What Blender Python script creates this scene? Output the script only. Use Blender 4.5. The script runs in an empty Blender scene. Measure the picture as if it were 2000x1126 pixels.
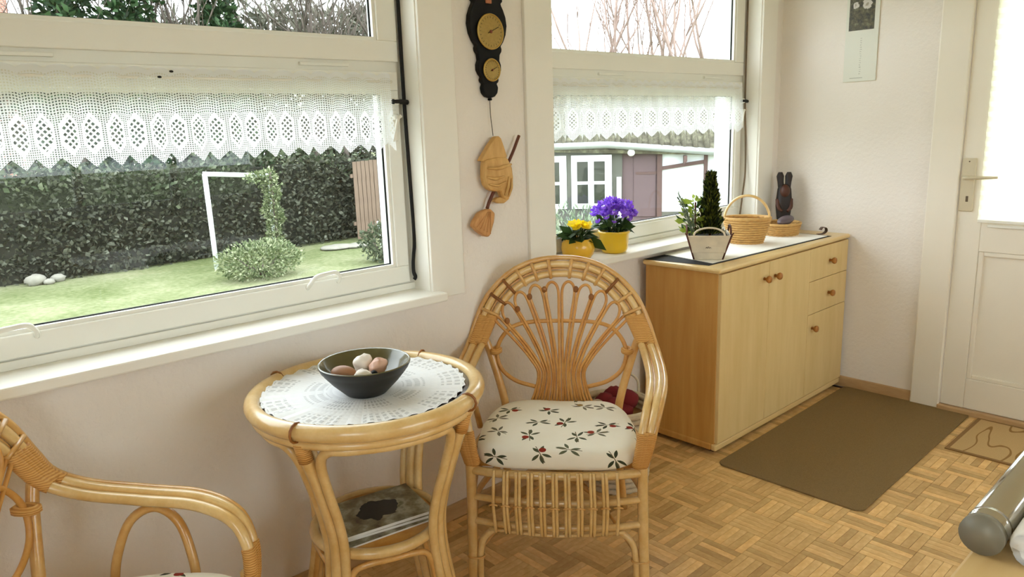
import bpy, bmesh, math, random
import numpy as np
from mathutils import Vector, Matrix, Quaternion

random.seed(7)
scene = bpy.context.scene
COL = scene.collection
PI = math.pi

# ------------------------------------------------------------------ camera, world, exposure
CAM_H = 1.36
YAW, PITCH, ROLL, FPX = 0.73903, 0.21307, -0.03393, 1450.0
_fw = Vector((math.sin(YAW) * math.cos(PITCH), math.cos(YAW) * math.cos(PITCH), -math.sin(PITCH)))
_r = Vector((math.cos(YAW), -math.sin(YAW), 0))
_u = _r.cross(_fw)
_r2 = _r * math.cos(ROLL) + _u * math.sin(ROLL)
_u2 = -_r * math.sin(ROLL) + _u * math.cos(ROLL)
cam_data = bpy.data.cameras.new('camera')
cam_data.sensor_width = 36.0
cam_data.lens = 36.0 * FPX / 2000.0
cam_data.clip_start = 0.05
cam_data.clip_end = 400
cam = bpy.data.objects.new('camera', cam_data)
COL.objects.link(cam)
cam.matrix_world = Matrix.Translation((0, 0, CAM_H)) @ Matrix((
    (_r2.x, _u2.x, -_fw.x), (_r2.y, _u2.y, -_fw.y), (_r2.z, _u2.z, -_fw.z))).to_4x4()
scene.camera = cam


def project(p):                        # where a point falls in the 2000 x 1126 frame (only used to choose floor strips in view)
    d = Vector(p) - Vector((0, 0, CAM_H))
    z = d.dot(_fw)
    if z < 0.1:
        return None
    return 1000 + FPX * d.dot(_r2) / z, 563 - FPX * d.dot(_u2) / z


world = bpy.data.worlds.new('overcast_sky')
scene.world = world
world.use_nodes = True
_bg = world.node_tree.nodes['Background']
_bg.inputs['Color'].default_value = (0.87, 0.935, 1.0, 1)      # even overcast sky
_bg.inputs['Strength'].default_value = 1.0
scene.view_settings.view_transform = 'Standard'
scene.view_settings.look = 'None'
scene.view_settings.gamma = 1.0
scene.view_settings.use_curve_mapping = False
scene.view_settings.exposure = 2.68
scene.cycles.use_denoising = True
scene.cycles.max_bounces = 10
scene.cycles.diffuse_bounces = 6
scene.cycles.transparent_max_bounces = 24
scene.cycles.sample_clamp_indirect = 6.0


# ------------------------------------------------------------------ helpers: colour, materials
def lin(c):
    c = c / 255.0
    return c / 12.92 if c <= 0.04045 else ((c + 0.055) / 1.055) ** 2.4


def rgb(r, g, b):
    return (lin(r), lin(g), lin(b), 1.0)


class NT:
    """tiny wrapper for building node trees"""
    def __init__(self, name):
        self.mat = bpy.data.materials.new(name)
        self.mat.use_nodes = True
        self.t = self.mat.node_tree
        self.n = self.t.nodes
        self.bsdf = self.n['Principled BSDF']
        self.out = self.n['Material Output']

    def node(self, typ, **kw):
        nd = self.n.new(typ)
        for k, v in kw.items():
            setattr(nd, k, v)
        return nd

    def link(self, a, b):
        self.t.links.new(a, b)

    def put(self, sock, v):
        if isinstance(v, bpy.types.NodeSocket):
            self.link(v, sock)
        else:
            sock.default_value = v

    def m(self, op, a, b=None, c=None):
        nd = self.node('ShaderNodeMath', operation=op)
        self.put(nd.inputs[0], a)
        if b is not None:
            self.put(nd.inputs[1], b)
        if c is not None:
            self.put(nd.inputs[2], c)
        return nd.outputs[0]

    def mix(self, fac, a, b, blend='MIX'):
        nd = self.node('ShaderNodeMix', data_type='RGBA', blend_type=blend)
        self.put(nd.inputs[0], fac)
        self.put(nd.inputs[6], a)
        self.put(nd.inputs[7], b)
        return nd.outputs[2]

    def coord(self, which='Object'):
        return self.node('ShaderNodeTexCoord').outputs[which]

    def mapping(self, vec, scale=(1, 1, 1), rot=(0, 0, 0), loc=(0, 0, 0)):
        nd = self.node('ShaderNodeMapping')
        self.link(vec, nd.inputs[0])
        nd.inputs['Scale'].default_value = scale
        nd.inputs['Rotation'].default_value = rot
        nd.inputs['Location'].default_value = loc
        return nd.outputs[0]

    def noise(self, vec, scale, detail=3, rough=0.55, out='Fac'):
        nd = self.node('ShaderNodeTexNoise')
        if vec is not None:
            self.link(vec, nd.inputs['Vector'])
        nd.inputs['Scale'].default_value = scale
        nd.inputs['Detail'].default_value = detail
        nd.inputs['Roughness'].default_value = rough
        return nd.outputs[out]

    def ramp(self, fac, stops):
        nd = self.node('ShaderNodeValToRGB')
        e = nd.color_ramp.elements
        while len(e) < len(stops):
            e.new(0.5)
        for k, (p, c) in enumerate(stops):
            e[k].position = p
            e[k].color = c
        self.put(nd.inputs[0], fac)
        return nd.outputs[0]

    def bump(self, height, strength=0.2, dist=0.002):
        nd = self.node('ShaderNodeBump')
        nd.inputs['Strength'].default_value = strength
        nd.inputs['Distance'].default_value = dist
        self.put(nd.inputs['Height'], height)
        self.link(nd.outputs[0], self.bsdf.inputs['Normal'])

    def base(self, v, rough=0.6, metal=0.0, spec=None):
        self.put(self.bsdf.inputs['Base Color'], v)
        self.bsdf.inputs['Roughness'].default_value = rough
        self.bsdf.inputs['Metallic'].default_value = metal
        if spec is not None:
            self.bsdf.inputs['Specular IOR Level'].default_value = spec


def shade(c, f):
    return (min(c[0] * f, 1), min(c[1] * f, 1), min(c[2] * f, 1), 1)


def plain(name, c, rough=0.6, metal=0.0, var=0.12, scale=30, bump=0.0, bscale=80, spec=None, coat=0.0):
    t = NT(name)
    v = t.noise(t.coord(), scale, 3)
    t.base(t.mix(v, shade(c, 1 - var), shade(c, 1 + var)), rough, metal, spec)
    if bump:
        t.bump(t.noise(t.coord(), bscale, 2), bump, 0.002)
    if coat:
        t.bsdf.inputs['Coat Weight'].default_value = coat
    return t.mat


def foliage(name, stops, scale=6, rough=0.6, trans=0.25):
    t = NT(name)
    g = t.node('ShaderNodeNewGeometry')
    t.base(t.ramp(g.outputs['Random Per Island'], stops), rough, 0, 0.3)
    tr = t.node('ShaderNodeBsdfTranslucent')
    t.link(t.ramp(g.outputs['Random Per Island'], stops), tr.inputs[0])
    mx = t.node('ShaderNodeMixShader')
    mx.inputs[0].default_value = trans
    t.link(t.bsdf.outputs[0], mx.inputs[1])
    t.link(tr.outputs[0], mx.inputs[2])
    t.link(mx.outputs[0], t.out.inputs[0])
    return t.mat


M = {}
# walls and paint
t = NT('painted_wall')
c = t.coord()
t.base(t.mix(t.noise(c, 3, 2), rgb(234, 226, 216), rgb(240, 233, 225)), 0.85, 0, 0.2)
t.bump(t.m('ADD', t.noise(c, 60, 4), t.m('MULTIPLY', t.noise(c, 11, 2), 0.8)), 0.55, 0.005)
M['wall'] = t.mat
M['ceiling'] = plain('ceiling_paint', rgb(242, 238, 230), 0.9, var=0.02)
M['frame'] = plain('window_paint', rgb(238, 236, 226), 0.4, var=0.03, scale=8)
M['trim'] = plain('trim_paint', rgb(240, 236, 226), 0.5, var=0.03, scale=6)
M['doorpaint'] = plain('door_paint', rgb(236, 228, 212), 0.45, var=0.03, scale=6)
M['exterior'] = plain('exterior_white', rgb(238, 240, 240), 0.7, var=0.03)
M['sealant'] = plain('dark_rubber', rgb(40, 42, 42), 0.6)
# glass: thin clear pane
t = NT('clear_glass')
tr = t.node('ShaderNodeBsdfTransparent'); tr.inputs[0].default_value = (0.96, 0.98, 0.97, 1)
gl = t.node('ShaderNodeBsdfGlossy'); gl.inputs['Roughness'].default_value = 0.0
lw = t.node('ShaderNodeLayerWeight'); lw.inputs[0].default_value = 0.5
mx = t.node('ShaderNodeMixShader')
t.link(t.m('ADD', t.m('MULTIPLY', t.m('POWER', lw.outputs['Facing'], 5.0), 0.8), 0.022), mx.inputs[0]); t.link(tr.outputs[0], mx.inputs[1]); t.link(gl.outputs[0], mx.inputs[2])
t.link(mx.outputs[0], t.out.inputs[0])
M['glass'] = t.mat


def wood(name, ca, cb, stretch=(1, 14, 14), rough=0.45, scale=3.0, rand=None, coat=0.0):
    t = NT(name)
    v = t.mapping(t.coord(), stretch)
    n = t.noise(v, scale, 5, 0.6)
    col = t.ramp(n, [(0.3, ca), (0.7, cb)])
    if rand == 'object':
        r = t.node('ShaderNodeObjectInfo').outputs['Random']
    elif rand == 'island':
        r = t.node('ShaderNodeNewGeometry').outputs['Random Per Island']
    else:
        r = None
    if r is not None:
        f = t.ramp(r, [(0.0, (0.66, 0.62, 0.55, 1)), (0.3, (0.90, 0.88, 0.84, 1)), (0.7, (1.0, 1.0, 1.0, 1)), (1.0, (1.16, 1.14, 1.08, 1))])
        col = t.mix(1.0, col, f, 'MULTIPLY')
    t.base(col, rough, 0, 0.4)
    t.bump(n, 0.08, 0.001)
    if coat:
        t.bsdf.inputs['Coat Weight'].default_value = coat
        t.bsdf.inputs['Coat Roughness'].default_value = 0.2
    return t.mat


M['parquet_piece'] = wood('parquet_oak_piece', rgb(212, 168, 106), rgb(234, 198, 138), (5, 5, 5), 0.38, 6, 'object')
M['parquet_rest'] = wood('parquet_oak', rgb(212, 168, 106), rgb(234, 198, 138), (5, 5, 5), 0.38, 6, 'island')
M['subfloor'] = plain('floor_joint', rgb(78, 50, 26), 0.9)
M['baseboard'] = wood('baseboard_wood', rgb(178, 142, 98), rgb(200, 166, 122), (2, 2, 10))
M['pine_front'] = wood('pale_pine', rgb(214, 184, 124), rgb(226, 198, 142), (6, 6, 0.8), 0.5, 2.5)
M['pine_side_shaded'] = wood('pine_side_shaded', rgb(192, 138, 68), rgb(208, 160, 88), (9, 9, 0.7), 0.5, 2.5)  # same pine, darker and more orange: shade on the side painted into the colour
M['pine_top'] = wood('pine_top', rgb(216, 182, 118), rgb(230, 200, 142), (0.7, 8, 8), 0.35, 3, coat=0.3)
M['knob'] = wood('knob_wood', rgb(150, 94, 36), rgb(186, 126, 60), (20, 20, 20), 0.4)
M['pale_table'] = wood('pale_table_wood', rgb(226, 190, 130), rgb(236, 206, 150), (0.8, 7, 7), 0.35, 3, coat=0.2)


def rattan(name, ca, cb, rough=0.32, coat=0.7):
    t = NT(name)
    c = t.coord()
    n = t.noise(t.mapping(c, (3, 3, 3)), 6, 4, 0.6)
    n2 = t.noise(t.mapping(c, (1, 1, 1)), 160, 2)
    col = t.mix(t.m('MULTIPLY', n2, 0.25), t.ramp(n, [(0.3, ca), (0.7, cb)]), shade(ca, 0.6))
    t.base(col, rough, 0, 0.5)
    t.bump(n2, 0.08, 0.001)
    t.bsdf.inputs['Coat Weight'].default_value = coat
    t.bsdf.inputs['Coat Roughness'].default_value = 0.13
    return t.mat


M['cane'] = rattan('rattan_cane', rgb(206, 150, 76), rgb(230, 186, 116))
M['cane_pale'] = rattan('rattan_cane_pale', rgb(220, 178, 108), rgb(238, 206, 146))
M['core'] = rattan('rattan_core', rgb(196, 132, 58), rgb(220, 166, 88), 0.45, 0.2)
t = NT('rattan_binding')
c = t.coord()
w = t.node('ShaderNodeTexWave', wave_type='BANDS', bands_direction='Z')
t.link(c, w.inputs['Vector']); w.inputs['Scale'].default_value = 60; w.inputs['Distortion'].default_value = 1.5
t.base(t.mix(w.outputs['Fac'], rgb(190, 130, 60), rgb(224, 174, 100)), 0.5, 0, 0.4)
t.bump(w.outputs['Fac'], 0.5, 0.002)
M['binding'] = t.mat
M['binding_dark'] = rattan('rattan_binding_dark', rgb(128, 74, 24), rgb(168, 108, 44), 0.5, 0.1)

# fabric with printed sprigs
t = NT('printed_cushion')
c = t.coord()
col = None
base_c = t.mix(t.noise(c, 14, 2), rgb(238, 232, 214), rgb(248, 244, 232))


def sprigs(t, base, dens, shift):
    """scattered sprigs: a few lens-shaped leaves on a stem, some with a berry, each turned its own way"""
    sp_ = t.node('ShaderNodeSeparateXYZ'); t.link(c, sp_.inputs[0])
    cb = t.node('ShaderNodeCombineXYZ')
    t.link(t.m('ADD', t.m('MULTIPLY', sp_.outputs[0], dens), shift), cb.inputs[0])
    t.link(t.m('ADD', t.m('MULTIPLY', t.m('ADD', sp_.outputs[1], t.m('MULTIPLY', sp_.outputs[2], 1.2)), dens), shift * 1.7), cb.inputs[1])
    vo = t.node('ShaderNodeTexVoronoi', feature='F1', voronoi_dimensions='2D')
    t.link(cb.outputs[0], vo.inputs['Vector'])
    vo.inputs['Scale'].default_value = 1.0
    vo.inputs['Randomness'].default_value = 0.65
    df = t.node('ShaderNodeVectorMath', operation='SUBTRACT')
    t.link(cb.outputs[0], df.inputs[0]); t.link(vo.outputs['Position'], df.inputs[1])
    lx = t.node('ShaderNodeSeparateXYZ'); t.link(df.outputs[0], lx.inputs[0])
    rn = t.node('ShaderNodeSeparateColor'); t.link(vo.outputs['Color'], rn.inputs[0])
    a0 = t.m('MULTIPLY', rn.outputs[0], 6.283)

    def turned(dx, dy, extra):
        an = t.m('ADD', a0, extra)
        cs, sn = t.m('COSINE', an), t.m('SINE', an)
        xr = t.m('ADD', t.m('MULTIPLY', lx.outputs[0], cs), t.m('MULTIPLY', lx.outputs[1], sn))
        yr = t.m('SUBTRACT', t.m('MULTIPLY', lx.outputs[1], cs), t.m('MULTIPLY', lx.outputs[0], sn))
        return t.m('SUBTRACT', xr, dx), t.m('SUBTRACT', yr, dy)
    col = t.ramp(rn.outputs[1], [(0.0, rgb(62, 66, 48)), (0.5, rgb(98, 102, 78)), (0.9, rgb(128, 120, 104))])
    for dx, dy, ex, la, lb in ((.22, .0, .0, .17, .055), (.20, .0, .95, .15, .05), (.20, .0, -.9, .16, .048), (.22, .0, 2.7, .17, .05), (.19, .0, 3.6, .14, .05)):
        xr, yr = turned(dx, dy, ex)
        q1 = t.m('ABSOLUTE', t.m('DIVIDE', xr, la))
        lens = t.m('LESS_THAN', t.m('ADD', t.m('MULTIPLY', q1, q1), t.m('ABSOLUTE', t.m('DIVIDE', yr, lb))), 1.0)
        base = t.mix(lens, base, col)
    xr, yr = turned(0, 0, .15)
    stem = t.m('MULTIPLY', t.m('LESS_THAN', t.m('ABSOLUTE', yr), .012), t.m('LESS_THAN', t.m('ABSOLUTE', xr), .36))
    base = t.mix(stem, base, rgb(112, 100, 76))
    xr, yr = turned(.10, .13, 1.6)
    rr = t.m('SQRT', t.m('ADD', t.m('MULTIPLY', xr, xr), t.m('MULTIPLY', yr, yr)))
    berry = t.m('MULTIPLY', t.m('LESS_THAN', rr, .10), t.m('GREATER_THAN', rn.outputs[2], .45))
    return t.mix(berry, base, t.ramp(rn.outputs[1], [(0.0, rgb(140, 44, 32)), (0.7, rgb(150, 58, 42)), (0.85, rgb(156, 134, 78))]))


base_c = sprigs(t, base_c, 9.4, 2.9)
t.base(base_c, 0.85, 0, 0.15)
t.bump(t.noise(c, 500, 2), 0.15, 0.001)
M['cushion'] = t.mat

M['bowl_out'] = plain('dark_glaze', rgb(20, 19, 16), 0.5, var=0.3, scale=20, coat=0.1)
M['bowl_in'] = plain('olive_glaze', rgb(92, 84, 48), 0.22, var=0.25, scale=14, coat=0.5)
M['table_dark'] = plain('dark_table_plate', rgb(52, 34, 26), 0.25, coat=0.4)
M['black_iron'] = plain('black_lacquer', rgb(10, 9, 8), 0.6, var=0.3, spec=0.25)
M['brass'] = plain('old_brass', rgb(190, 158, 86), 0.35, 0.8, 0.25, 40)
M['dial'] = plain('gold_dial', rgb(170, 142, 76), 0.45, 0.35, 0.22, 120)
M['red_mark'] = plain('red_brown_mark', rgb(130, 60, 36), 0.5)
M['thermo'] = plain('copper_scale', rgb(176, 112, 78), 0.4)
M['carved'] = wood('carved_limewood', rgb(196, 150, 84), rgb(222, 180, 116), (5, 5, 1.5), 0.6, 6)
M['carved_broom'] = wood('carved_broom', rgb(186, 130, 76), rgb(214, 162, 104), (14, 14, 2), 0.6, 5)
M['stick'] = plain('dark_stick', rgb(98, 48, 28), 0.55)
M['string'] = plain('grey_string', rgb(96, 88, 74), 0.8)
M['pot_yellow'] = plain('yellow_pot_glaze', rgb(232, 192, 40), 0.3, var=0.12, scale=10, coat=0.4)
M['pot_amber'] = plain('amber_pot_glaze', rgb(238, 186, 52), 0.3, var=0.1, scale=10, coat=0.4)
M['soil'] = plain('potting_soil', rgb(40, 30, 22), 0.95, var=0.4, scale=90)
M['leaf'] = foliage('green_leaf', [(0, rgb(26, 44, 18)), (0.6, rgb(52, 76, 34)), (1, rgb(92, 116, 60))])
M['leaf_light'] = foliage('light_leaf', [(0, rgb(110, 134, 40)), (0.6, rgb(160, 178, 70)), (1, rgb(206, 214, 140))])
M['leaf_grey'] = foliage('grey_leaf', [(0, rgb(92, 106, 84)), (0.6, rgb(124, 138, 112)), (1, rgb(170, 178, 156))])
M['needle'] = foliage('conifer_needle', [(0, rgb(20, 28, 8)), (0.55, rgb(50, 60, 18)), (0.85, rgb(92, 100, 30)), (1, rgb(150, 156, 60))])
M['petal_purple'] = foliage('purple_petal', [(0, rgb(112, 58, 196)), (0.5, rgb(142, 88, 220)), (1, rgb(196, 150, 240))], trans=0.4)
M['petal_yellow'] = foliage('yellow_petal', [(0, rgb(246, 214, 20)), (0.6, rgb(252, 228, 40)), (1, rgb(255, 238, 90))], trans=0.4)
M['planter'] = plain('weathered_cream_paint', rgb(224, 212, 188), 0.75, var=0.22, scale=22, bump=0.25)
M['rust'] = plain('rusty_edge', rgb(92, 46, 34), 0.7, var=0.3)
M['wicker'] = plain('wicker_straw', rgb(202, 158, 92), 0.65, var=0.25, scale=60, bump=0.4, bscale=200)
M['wicker_dark'] = plain('wicker_dark', rgb(150, 108, 56), 0.7, var=0.3, scale=60)
M['wicker_white'] = plain('wicker_whitewash', rgb(206, 192, 166), 0.7, var=0.2, scale=50, bump=0.3, bscale=150)
M['dark_carving'] = plain('dark_carved_wood', rgb(28, 15, 10), 0.55, var=0.5, scale=12)
M['carving_red'] = plain('reddish_carved_wood', rgb(76, 36, 16), 0.5, var=0.4, scale=14)
M['grey_stone'] = plain('purple_grey_stone', rgb(92, 78, 84), 0.4)
M['ribbon'] = plain('dark_brown_strap', rgb(96, 70, 54), 0.5)
M['cloth_white'] = plain('white_linen', rgb(244, 240, 232), 0.85, var=0.03, scale=40, bump=0.15, bscale=400)
M['cloth_black'] = plain('black_felt', rgb(24, 22, 22), 0.9)
M['cloth_red'] = plain('red_cloth', rgb(116, 16, 24), 0.85)
M['paper'] = plain('white_paper', rgb(236, 234, 226), 0.7, var=0.02)
M['chrome'] = plain('polished_chrome', rgb(206, 204, 198), 0.12, 1.0, 0.04)
M['chrome_cap'] = plain('brushed_cap', rgb(136, 130, 114), 0.5, 0.2, 0.08)
M['plate_metal'] = plain('champagne_metal', rgb(208, 196, 168), 0.4, 0.2, 0.04)
M['keyhole'] = plain('keyhole_dark', rgb(96, 78, 56), 0.7)
M['strap_black'] = plain('black_strap', rgb(20, 18, 18), 0.8)
M['strap_brown'] = plain('brown_strap', rgb(118, 100, 78), 0.8)

# fitted mat
t = NT('brown_mat')
c = t.coord()
n = t.noise(c, 350, 2)
t.base(t.mix(n, rgb(116, 94, 62), rgb(150, 126, 88)), 0.95, 0, 0.1)
t.bump(n, 0.5, 0.003)
M['mat'] = t.mat
# small mat by the door: beige with sweeping darker fronds
t = NT('patterned_door_mat')
c = t.coord()
n = t.noise(t.mapping(c, (1.5, 5, 1), (0, 0, 0.5)), 1.6, 1)
fr_ = t.m('MULTIPLY', t.m('GREATER_THAN', n, 0.50), t.m('LESS_THAN', n, 0.525))
t.base(t.mix(fr_, t.mix(t.noise(c, 200, 2), rgb(188, 156, 108), rgb(204, 174, 126)), rgb(152, 118, 72)), 0.9, 0, 0.1)
M['doormat'] = t.mat
M['doormat_border'] = plain('door_mat_border', rgb(140, 106, 62), 0.9)


# crochet lace: open mesh, hexagon motifs with chequered holes, all from UV in metres
def lace(name, motif, cell, hex_v, hex_h, tint):
    t = NT(name)
    uv = t.node('ShaderNodeUVMap').outputs[0]
    sp = t.node('ShaderNodeSeparateXYZ'); t.link(uv, sp.inputs[0])
    u, v = sp.outputs[0], sp.outputs[1]
    s = t.m('SUBTRACT', t.m('FRACT', t.m('DIVIDE', u, motif)), 0.5)
    a = t.m('DIVIDE', t.m('ABSOLUTE', s), 0.40)
    b = t.m('DIVIDE', t.m('ABSOLUTE', t.m('SUBTRACT', v, hex_v)), hex_h)
    h = t.m('MAXIMUM', a, t.m('ADD', t.m('MULTIPLY', a, 0.5), b))

    def grid(size, gap):
        gx = t.m('ABSOLUTE', t.m('SUBTRACT', t.m('FRACT', t.m('DIVIDE', u, size)), 0.5))
        gy = t.m('ABSOLUTE', t.m('SUBTRACT', t.m('FRACT', t.m('DIVIDE', v, size)), 0.5))
        return t.m('LESS_THAN', t.m('MAXIMUM', gx, gy), gap)
    # diagonal chequer inside the hexagon
    q = 2 * cell * 1.15
    d1 = t.m('ABSOLUTE', t.m('SUBTRACT', t.m('FRACT', t.m('DIVIDE', t.m('ADD', u, v), q)), 0.5))
    d2 = t.m('ABSOLUTE', t.m('SUBTRACT', t.m('FRACT', t.m('DIVIDE', t.m('SUBTRACT', u, v), q)), 0.5))
    diam = t.m('LESS_THAN', t.m('MAXIMUM', d1, d2), 0.29)
    inner = t.m('LESS_THAN', h, 0.76)
    band = t.m('MULTIPLY', t.m('GREATER_THAN', h, 0.7599), t.m('LESS_THAN', h, 1.0))
    outer = t.m('SUBTRACT', 1.0, t.m('ADD', inner, band))
    upper = t.m('LESS_THAN', v, hex_v - hex_h * 0.9)
    header = t.m('LESS_THAN', v, 0.012)
    mesh_up = t.m('MULTIPLY', grid(cell, 0.28), upper)
    mesh_lo = t.m('MULTIPLY', grid(cell * 0.8, 0.27), t.m('SUBTRACT', 1.0, upper))
    hole = t.m('ADD', t.m('MULTIPLY', diam, inner), t.m('MULTIPLY', outer, t.m('MAXIMUM', mesh_up, mesh_lo)))
    hole = t.m('MULTIPLY', hole, t.m('SUBTRACT', 1.0, header))
    solid = t.m('SUBTRACT', 1.0, t.m('MULTIPLY', hole, 0.92))
    t.base(tint, 0.9, 0, 0.1)
    trl = t.node('ShaderNodeBsdfTranslucent'); trl.inputs[0].default_value = tint
    mx = t.node('ShaderNodeMixShader'); mx.inputs[0].default_value = 0.5
    t.link(t.bsdf.outputs[0], mx.inputs[1]); t.link(trl.outputs[0], mx.inputs[2])
    trp = t.node('ShaderNodeBsdfTransparent')
    m2 = t.node('ShaderNodeMixShader'); t.link(solid, m2.inputs[0])
    t.link(trp.outputs[0], m2.inputs[1]); t.link(mx.outputs[0], m2.inputs[2])
    t.link(m2.outputs[0], t.out.inputs[0])
    return t.mat


M['lace'] = lace('crochet_lace', 0.050, 0.0063, 0.152, 0.049, (0.9, 0.91, 0.92, 1))

# doily: rings and spokes of holes
t = NT('crochet_doily')
c = t.coord()
sp = t.node('ShaderNodeSeparateXYZ'); t.link(c, sp.inputs[0])
x, y = sp.outputs[0], sp.outputs[1]
rad = t.m('SQRT', t.m('ADD', t.m('MULTIPLY', x, x), t.m('MULTIPLY', y, y)))
ang = t.m('ARCTAN2', y, x)
spk = t.m('ABSOLUTE', t.m('SINE', t.m('MULTIPLY', ang, 45.0)))
rng = t.m('ABSOLUTE', t.m('SINE', t.m('MULTIPLY', rad, 150.0)))
sect = t.m('SINE', t.m('MULTIPLY', ang, 9.0))
zone = t.m('MULTIPLY', t.m('GREATER_THAN', t.m('SINE', t.m('MULTIPLY', rad, 62.0)), -0.25), t.m('GREATER_THAN', sect, -0.45))
hole = t.m('MULTIPLY', t.m('MULTIPLY', t.m('GREATER_THAN', spk, 0.66), t.m('GREATER_THAN', rng, 0.5)), zone)
t.base((0.88, 0.88, 0.88, 1), 0.9, 0, 0.1)
trp = t.node('ShaderNodeBsdfTransparent')
m2 = t.node('ShaderNodeMixShader'); t.link(t.m('MULTIPLY', hole, 0.28), m2.inputs[0])
t.link(t.bsdf.outputs[0], m2.inputs[1]); t.link(trp.outputs[0], m2.inputs[2]); t.link(m2.outputs[0], t.out.inputs[0])
t.bump(t.m('MULTIPLY', spk, rng), 0.4, 0.002)
M['doily'] = t.mat

# pleated blind
t = NT('pleated_blind_fabric')
t.base(rgb(246, 244, 226), 0.9, 0, 0.1)
trl = t.node('ShaderNodeBsdfTranslucent'); trl.inputs[0].default_value = rgb(250, 248, 228)
mx = t.node('ShaderNodeMixShader'); mx.inputs[0].default_value = 0.6
t.link(t.bsdf.outputs[0], mx.inputs[1]); t.link(trl.outputs[0], mx.inputs[2]); t.link(mx.outputs[0], t.out.inputs[0])
M['blind'] = t.mat

# calendar sheet: faint columns of date marks; photo: two white blossoms over dark foliage
t = NT('calendar_sheet')
c = t.coord('Object')
sp = t.node('ShaderNodeSeparateXYZ'); t.link(c, sp.inputs[0])
yy, zz = sp.outputs[1], sp.outputs[2]
row = t.m('LESS_THAN', t.m('ABSOLUTE', t.m('SUBTRACT', t.m('FRACT', t.m('MULTIPLY', zz, 100.0)), 0.5)), 0.2)
colm = t.m('LESS_THAN', t.m('ABSOLUTE', yy), 0.004)
lo = t.m('MULTIPLY', t.m('LESS_THAN', zz, 0.20), t.m('GREATER_THAN', zz, 0.03))
foot = t.m('MULTIPLY', t.m('LESS_THAN', t.m('ABSOLUTE', t.m('SUBTRACT', zz, 0.016)), 0.0015), t.m('LESS_THAN', t.m('ABSOLUTE', t.m('SUBTRACT', yy, 0.015)), 0.03))
marks = t.m('MULTIPLY', t.m('MULTIPLY', row, colm), t.m('MULTIPLY', lo, t.m('GREATER_THAN', t.noise(c, 300, 1), 0.45)))
t.base(t.mix(t.m('MULTIPLY', t.m('ADD', marks, foot), 0.55), rgb(224, 224, 212), rgb(120, 118, 100)), 0.6, 0, 0.3)
M['calendar'] = t.mat
t = NT('calendar_photo')
c = t.coord('Object')
n = t.noise(c, 70, 4)
col = t.ramp(n, [(0.35, rgb(48, 40, 20)), (0.55, rgb(86, 80, 48)), (0.75, rgb(128, 124, 92))])


def blob(t, base, cy, cz, r, colr):
    sp = t.node('ShaderNodeSeparateXYZ'); t.link(c, sp.inputs[0])
    dy = t.m('SUBTRACT', sp.outputs[1], cy); dz = t.m('SUBTRACT', sp.outputs[2], cz)
    d = t.m('SQRT', t.m('ADD', t.m('MULTIPLY', dy, dy), t.m('MULTIPLY', dz, dz)))
    d = t.m('ADD', d, t.m('MULTIPLY', t.m('SUBTRACT', t.noise(c, 90, 2), 0.5), 0.02))
    return t.mix(t.m('LESS_THAN', d, r), base, colr)


for cy, cz, r_ in ((0.034, 0.345, 0.014), (-0.018, 0.345, 0.020), (0.0, 0.40, 0.018)):
    col = blob(t, col, cy, cz, r_, rgb(206, 200, 190))
    col = blob(t, col, cy, cz, r_ * 0.35, rgb(160, 150, 130))
t.base(col, 0.4, 0, 0.4)
M['calendar_photo'] = t.mat

# magazine cover: beige and olive field with a black blot
t = NT('magazine_cover')
c = t.coord('Object')
col = t.ramp(t.noise(c, 22, 4), [(0.3, rgb(84, 58, 40)), (0.48, rgb(132, 124, 96)), (0.62, rgb(178, 172, 150)), (0.75, rgb(92, 96, 62))])
sp = t.node('ShaderNodeSeparateXYZ'); t.link(c, sp.inputs[0])
dx = t.m('SUBTRACT', sp.outputs[0], 0.01); dy = t.m('MULTIPLY', t.m('SUBTRACT', sp.outputs[1], 0.0), 1.2)
d = t.m('ADD', t.m('SQRT', t.m('ADD', t.m('MULTIPLY', dx, dx), t.m('MULTIPLY', dy, dy))), t.m('MULTIPLY', t.m('SUBTRACT', t.noise(c, 20, 2), 0.5), 0.08))
t.base(t.mix(t.m('LESS_THAN', d, 0.062), col, rgb(12, 12, 12)), 0.35, 0, 0.4)
M['magazine'] = t.mat

# outdoors
t = NT('lawn_grass')
c = t.coord()
n = t.m('ADD', t.m('MULTIPLY', t.noise(c, 0.7, 4), 0.6), t.m('MULTIPLY', t.noise(c, 12, 4), 0.4))
t.base(t.ramp(n, [(0.38, rgb(100, 110, 68)), (0.5, rgb(126, 132, 94)), (0.62, rgb(150, 150, 118))]), 0.9, 0, 0.1)
t.bump(t.noise(c, 40, 3), 0.8, 0.05)
M['lawn'] = t.mat
M['hedge'] = foliage('hedge_leaf_hazy', [(0, rgb(62, 64, 52)), (0.5, rgb(80, 82, 68)), (0.85, rgb(96, 98, 82)), (1, rgb(116, 118, 102))])  # leaf greys lightened, haze over the view painted into the colour
M['hedge_core'] = plain('hedge_core', rgb(48, 48, 38), 0.95, var=0.4, scale=4, bump=0.8, bscale=12)
M['hedge_top'] = foliage('hedge_top_leaf', [(0, rgb(56, 66, 46)), (0.6, rgb(84, 94, 70)), (1, rgb(124, 130, 106))])
M['shrub_light'] = foliage('pale_shrub_leaf', [(0, rgb(76, 90, 56)), (0.6, rgb(112, 124, 84)), (1, rgb(180, 184, 150))])
M['conifer_far'] = foliage('far_conifer', [(0, rgb(16, 34, 16)), (0.6, rgb(38, 66, 36)), (1, rgb(78, 106, 68))])
M['thicket'] = foliage('thicket_twig', [(0, rgb(58, 60, 46)), (0.5, rgb(92, 92, 76)), (1, rgb(140, 138, 122))])
M['bark'] = plain('grey_bark', rgb(92, 82, 74), 0.9, var=0.3, scale=6)
M['bark_washed_out'] = plain('washed_out_bark', rgb(150, 128, 118), 0.9, var=0.2, scale=6)  # bark lightened, the wash-out against bright sky painted into its colour
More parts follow.
